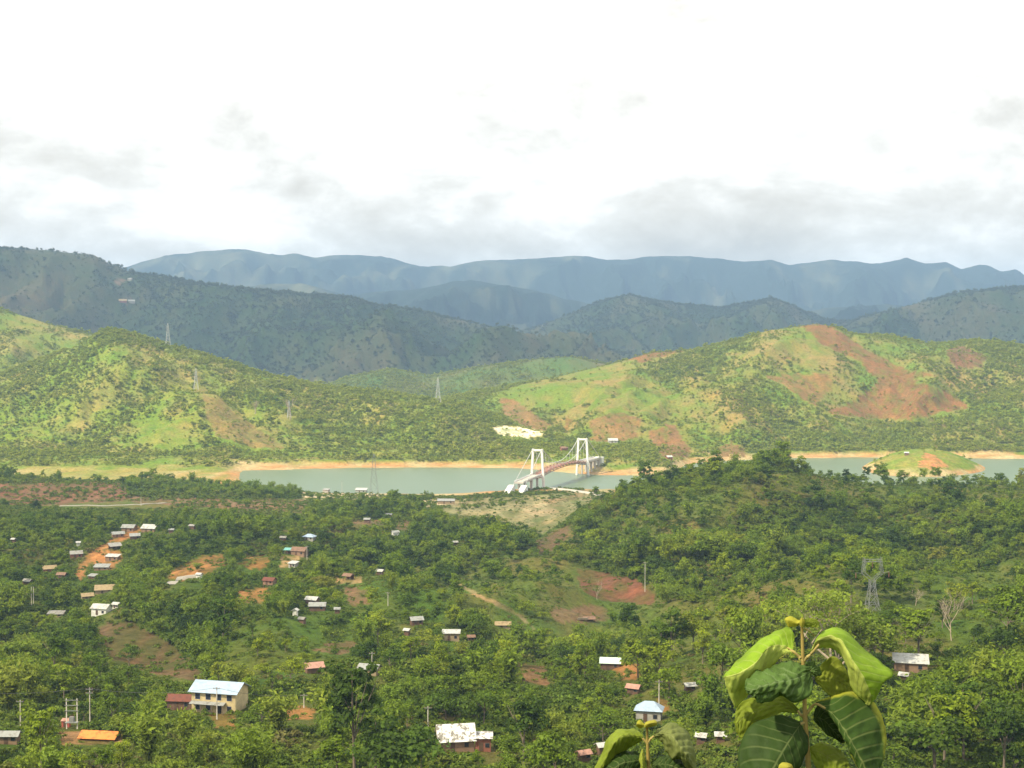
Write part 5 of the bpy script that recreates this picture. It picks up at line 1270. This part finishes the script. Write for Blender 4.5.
# lower left: yellowish one behind, dark one in front
leaf(e1, o1, [[A(392,488,.03),A(390,500,.03),A(386,512,.03)], [A(316,420,.10),A(312,470,.06),A(308,508,.05)], [A(222,436,.12),A(222,492,.06),A(232,556,.05)], [A(140,450,.10),A(150,520,.05),A(168,604,.04)], [A(96,506,.06),A(106,560,.04),A(126,628,.03)], [A(100,600,.04),A(108,612,.04),A(118,626,.04)]], D1, OLIVE, .005, seed=6)
petiole(e1, o1, D1, A, [(424,530,0), (408,520,.01), (390,500,.03)])
leaf(e1, o1, [[A(400,548,-.02),A(402,562,-.02),A(414,572,-.02)], [A(316,518,-.02),A(368,612,-.08),A(442,640,-.05)], [A(228,535,-.03),A(328,672,-.12),A(428,724,-.08)], [A(150,588,-.05),A(288,742,-.15),A(384,802,-.10)], [A(108,690,-.07),A(244,822,-.17),A(322,874,-.13)], [A(130,808,-.10),A(204,892,-.17),A(252,916,-.15)], [A(160,920,-.15),A(168,930,-.16),A(178,934,-.16)]], D1, DARK, .005, seed=7)
petiole(e1, o1, D1, A, [(426,560,0), (415,556,-.01), (402,562,-.02)])
# lower right: big dark leaf with yellow edge, and the dark one behind it
leaf(e1, o1, [[A(478,456,-.01),A(474,466,-.01),A(474,474,-.01)], [A(562,422,.03),A(552,512,-.06),A(515,486,-.02)], [A(664,406,.05),A(608,586,-.10),A(562,548,-.05)], [A(748,470,.04),A(652,660,-.13),A(606,614,-.07)], [A(798,572,.01),A(696,748,-.15),A(640,702,-.09)], [A(796,690,-.04),A(728,830,-.16),A(684,800,-.12)], [A(768,830,-.10),A(748,890,-.16),A(730,884,-.14)]], D1, DARKY, .006, flip=True, seed=8)
petiole(e1, o1, D1, A, [(424,520,0), (446,494,0), (474,466,-.01), (520,488,-.04)])
leaf(e1, o1, [[A(462,520,.05),A(464,530,.05),A(462,542,.05)], [A(492,470,.07),A(510,540,.05),A(492,574,.05)], [A(560,520,.07),A(556,590,.05),A(528,610,.05)], [A(606,610,.07),A(600,634,.06),A(586,644,.06)], [A(612,646,.07),A(610,650,.07),A(606,652,.07)]], D1, DARK, .005, flip=True, seed=9)
leaf(e1, o1, [[A(448,668,.0),A(446,680,.0),A(448,692,.0)], [A(505,646,.04),A(510,700,-.01),A(470,756,-.01)], [A(580,680,.05),A(580,752,-.02),A(520,812,-.02)], [A(634,742,.04),A(630,800,-.02),A(580,846,-.02)], [A(650,810,.02),A(646,846,.0),A(630,856,.0)]], D1, OLIVE, .005, flip=True, seed=10)
leaf(e1, o1, [[A(298,790,-.2),A(300,796,-.2),A(306,800,-.2)], [A(304,752,-.2),A(330,770,-.22),A(350,800,-.2)], [A(332,742,-.2),A(350,764,-.22),A(366,790,-.2)], [A(362,752,-.2),A(364,760,-.2),A(368,768,-.2)]], D1, BUD, .0006, seed=11)
# young leaves at the top
leaf(e1, o1, [[A(410,66,0),A(408,76,-.01),A(410,84,0)], [A(392,70,.01),A(386,86,-.01),A(390,98,0)], [A(364,54,.02),A(362,74,-.01),A(366,102,0)], [A(340,56,.01),A(344,72,-.01),A(348,104,0)], [A(326,70,.0),A(330,74,0),A(338,92,0)]], D1, BUD, .0006, seed=12)
leaf(e1, o1, [[A(412,72,0),A(414,80,0),A(412,90,0)], [A(436,64,.02),A(438,82,.01),A(432,104,.01)], [A(470,64,.03),A(470,84,.02),A(462,106,.02)], [A(494,84,.03),A(492,92,.03),A(488,102,.02)]], D1, OLIVE, .002, flip=True, seed=13)
leaf(e1, o1, [[A(402,100,-.01),A(408,104,-.012),A(416,102,-.01)], [A(398,84,-.01),A(410,84,-.018),A(422,84,-.01)], [A(402,68,-.01),A(410,66,-.015),A(420,70,-.01)], [A(408,60,-.01),A(410,58,-.01),A(412,60,-.01)]], D1, BUD, .0006, seed=14)
petiole(e1, o1, D1, A, [(420,110,.01), (444,122,.02), (468,146,.04)], .0035)
# hidden lower leaves carry on down the stem below the frame
for k, (dx_, ys_) in enumerate([(-1, 960), (1, 1010), (-1, 1230), (1, 1290)]):
    leaf(e1, o1, [[A(440 + dx_ * 20, ys_ - 12), A(440 + dx_ * 16, ys_), A(440 + dx_ * 20, ys_ + 12)], [A(440 + dx_ * 130, ys_ - 110, .1), A(440 + dx_ * 140, ys_ + 10, -.06), A(440 + dx_ * 110, ys_ + 130, -.1)],
      [A(440 + dx_ * 280, ys_ - 60, .08), A(440 + dx_ * 270, ys_ + 70, -.1), A(440 + dx_ * 200, ys_ + 210, -.12)], [A(440 + dx_ * 370, ys_ + 140, -.08), A(440 + dx_ * 360, ys_ + 160, -.1), A(440 + dx_ * 340, ys_ + 180, -.1)]], D1, DARK, .005, flip=dx_ > 0, seed=20 + k)

D2 = 6.3
e2, o2 = sapling('smaller sapling with olive leaves beneath the blue white hip roof', D2, [(306, 580), (308, 640), (310, 700), (314, 768), (318, 830)], B, .0075)
leaf(e2, o2, [[B(284,618,.0),B(286,632,0),B(284,644,0)], [B(262,594,.06),B(250,622,-.02),B(240,668,.02)], [B(200,588,.10),B(196,622,-.05),B(206,690,.02)], [B(140,612,.10),B(150,660,-.06),B(165,720,.01)], [B(98,690,.07),B(112,730,-.04),B(132,768,.0)], [B(68,768,.03),B(80,790,-.02),B(95,800,.0)]], D2, OLIVE, .005, seed=31)
petiole(e2, o2, D2, B, [(308,656,0), (297,644,0), (286,632,0)])
leaf(e2, o2, [[B(340,612,.0),B(338,622,0),B(342,632,0)], [B(362,584,.05),B(372,606,-.02),B(366,640,.0)], [B(424,556,.08),B(418,620,-.06),B(392,680,-.01)], [B(486,600,.08),B(456,668,-.09),B(420,724,-.03)], [B(520,662,.04),B(494,718,-.09),B(460,740,-.04)], [B(532,760,.0),B(524,784,-.05),B(510,786,-.03)]], D2, DUSTY, .006, flip=True, seed=32)
petiole(e2, o2, D2, B, [(310,650,0), (324,634,0), (338,622,0)])
leaf(e2, o2, [[B(300,720,-.02),B(300,734,-.02),B(302,748,-.02)], [B(250,692,.02),B(240,736,-.06),B(250,800,-.06)], [B(180,688,.02),B(178,752,-.09),B(190,840,-.08)], [B(128,730,.0),B(130,800,-.09),B(140,850,-.08)], [B(98,800,-.05),B(104,830,-.07),B(112,846,-.07)]], D2, DARK, .005, seed=33)
leaf(e2, o2, [[B(326,740,0),B(326,752,0),B(328,764,0)], [B(366,712,.04),B(380,750,-.03),B(366,800,-.03)], [B(430,704,.05),B(430,762,-.05),B(410,840,-.05)], [B(490,740,.03),B(486,792,-.05),B(470,850,-.05)], [B(516,800,.0),B(512,826,-.03),B(504,844,-.03)]], D2, DARK, .005, flip=True, seed=34)
leaf(e2, o2, [[B(290,580,0),B(292,574,0),B(294,568,0)], [B(276,588,.01),B(274,568,-.01),B(276,548,.02)], [B(262,580,.01),B(262,566,-.01),B(264,552,.02)], [B(256,572,.01),B(257,568,0),B(259,562,.01)]], D2, BUD, .0006, flip=True, seed=35)
leaf(e2, o2, [[B(292,584,-.01),B(294,572,-.01),B(296,560,-.01)], [B(316,580,-.01),B(316,564,-.03),B(318,552,.01)], [B(338,576,-.01),B(340,562,-.02),B(342,550,.01)], [B(352,570,.0),B(353,564,0),B(352,558,.0)]], D2, BUD, .0006, flip=True, seed=36)
leaf(e2, o2, [[B(288,680,-.06),B(284,682,-.06),B(280,686,-.06)], [B(296,720,-.07),B(284,722,-.09),B(272,726,-.07)], [B(300,768,-.08),B(288,772,-.10),B(278,772,-.08)], [B(296,800,-.09),B(290,802,-.09),B(286,802,-.09)]], D2, OLIVE, .002, seed=37)
for k, (dx_, ys_) in enumerate([(-1, 960), (1, 1000)]):
    leaf(e2, o2, [[B(318 + dx_ * 14, ys_ - 12), B(318 + dx_ * 12, ys_), B(318 + dx_ * 14, ys_ + 12)], [B(318 + dx_ * 110, ys_ - 90, .1), B(318 + dx_ * 120, ys_ + 10, -.06), B(318 + dx_ * 90, ys_ + 110, -.1)],
      [B(318 + dx_ * 230, ys_ - 50, .08), B(318 + dx_ * 220, ys_ + 60, -.1), B(318 + dx_ * 170, ys_ + 170, -.12)], [B(318 + dx_ * 300, ys_ + 110, -.08), B(318 + dx_ * 296, ys_ + 128, -.1), B(318 + dx_ * 286, ys_ + 144, -.1)]], D2, DARK, .005, flip=dx_ > 0, seed=40 + k)
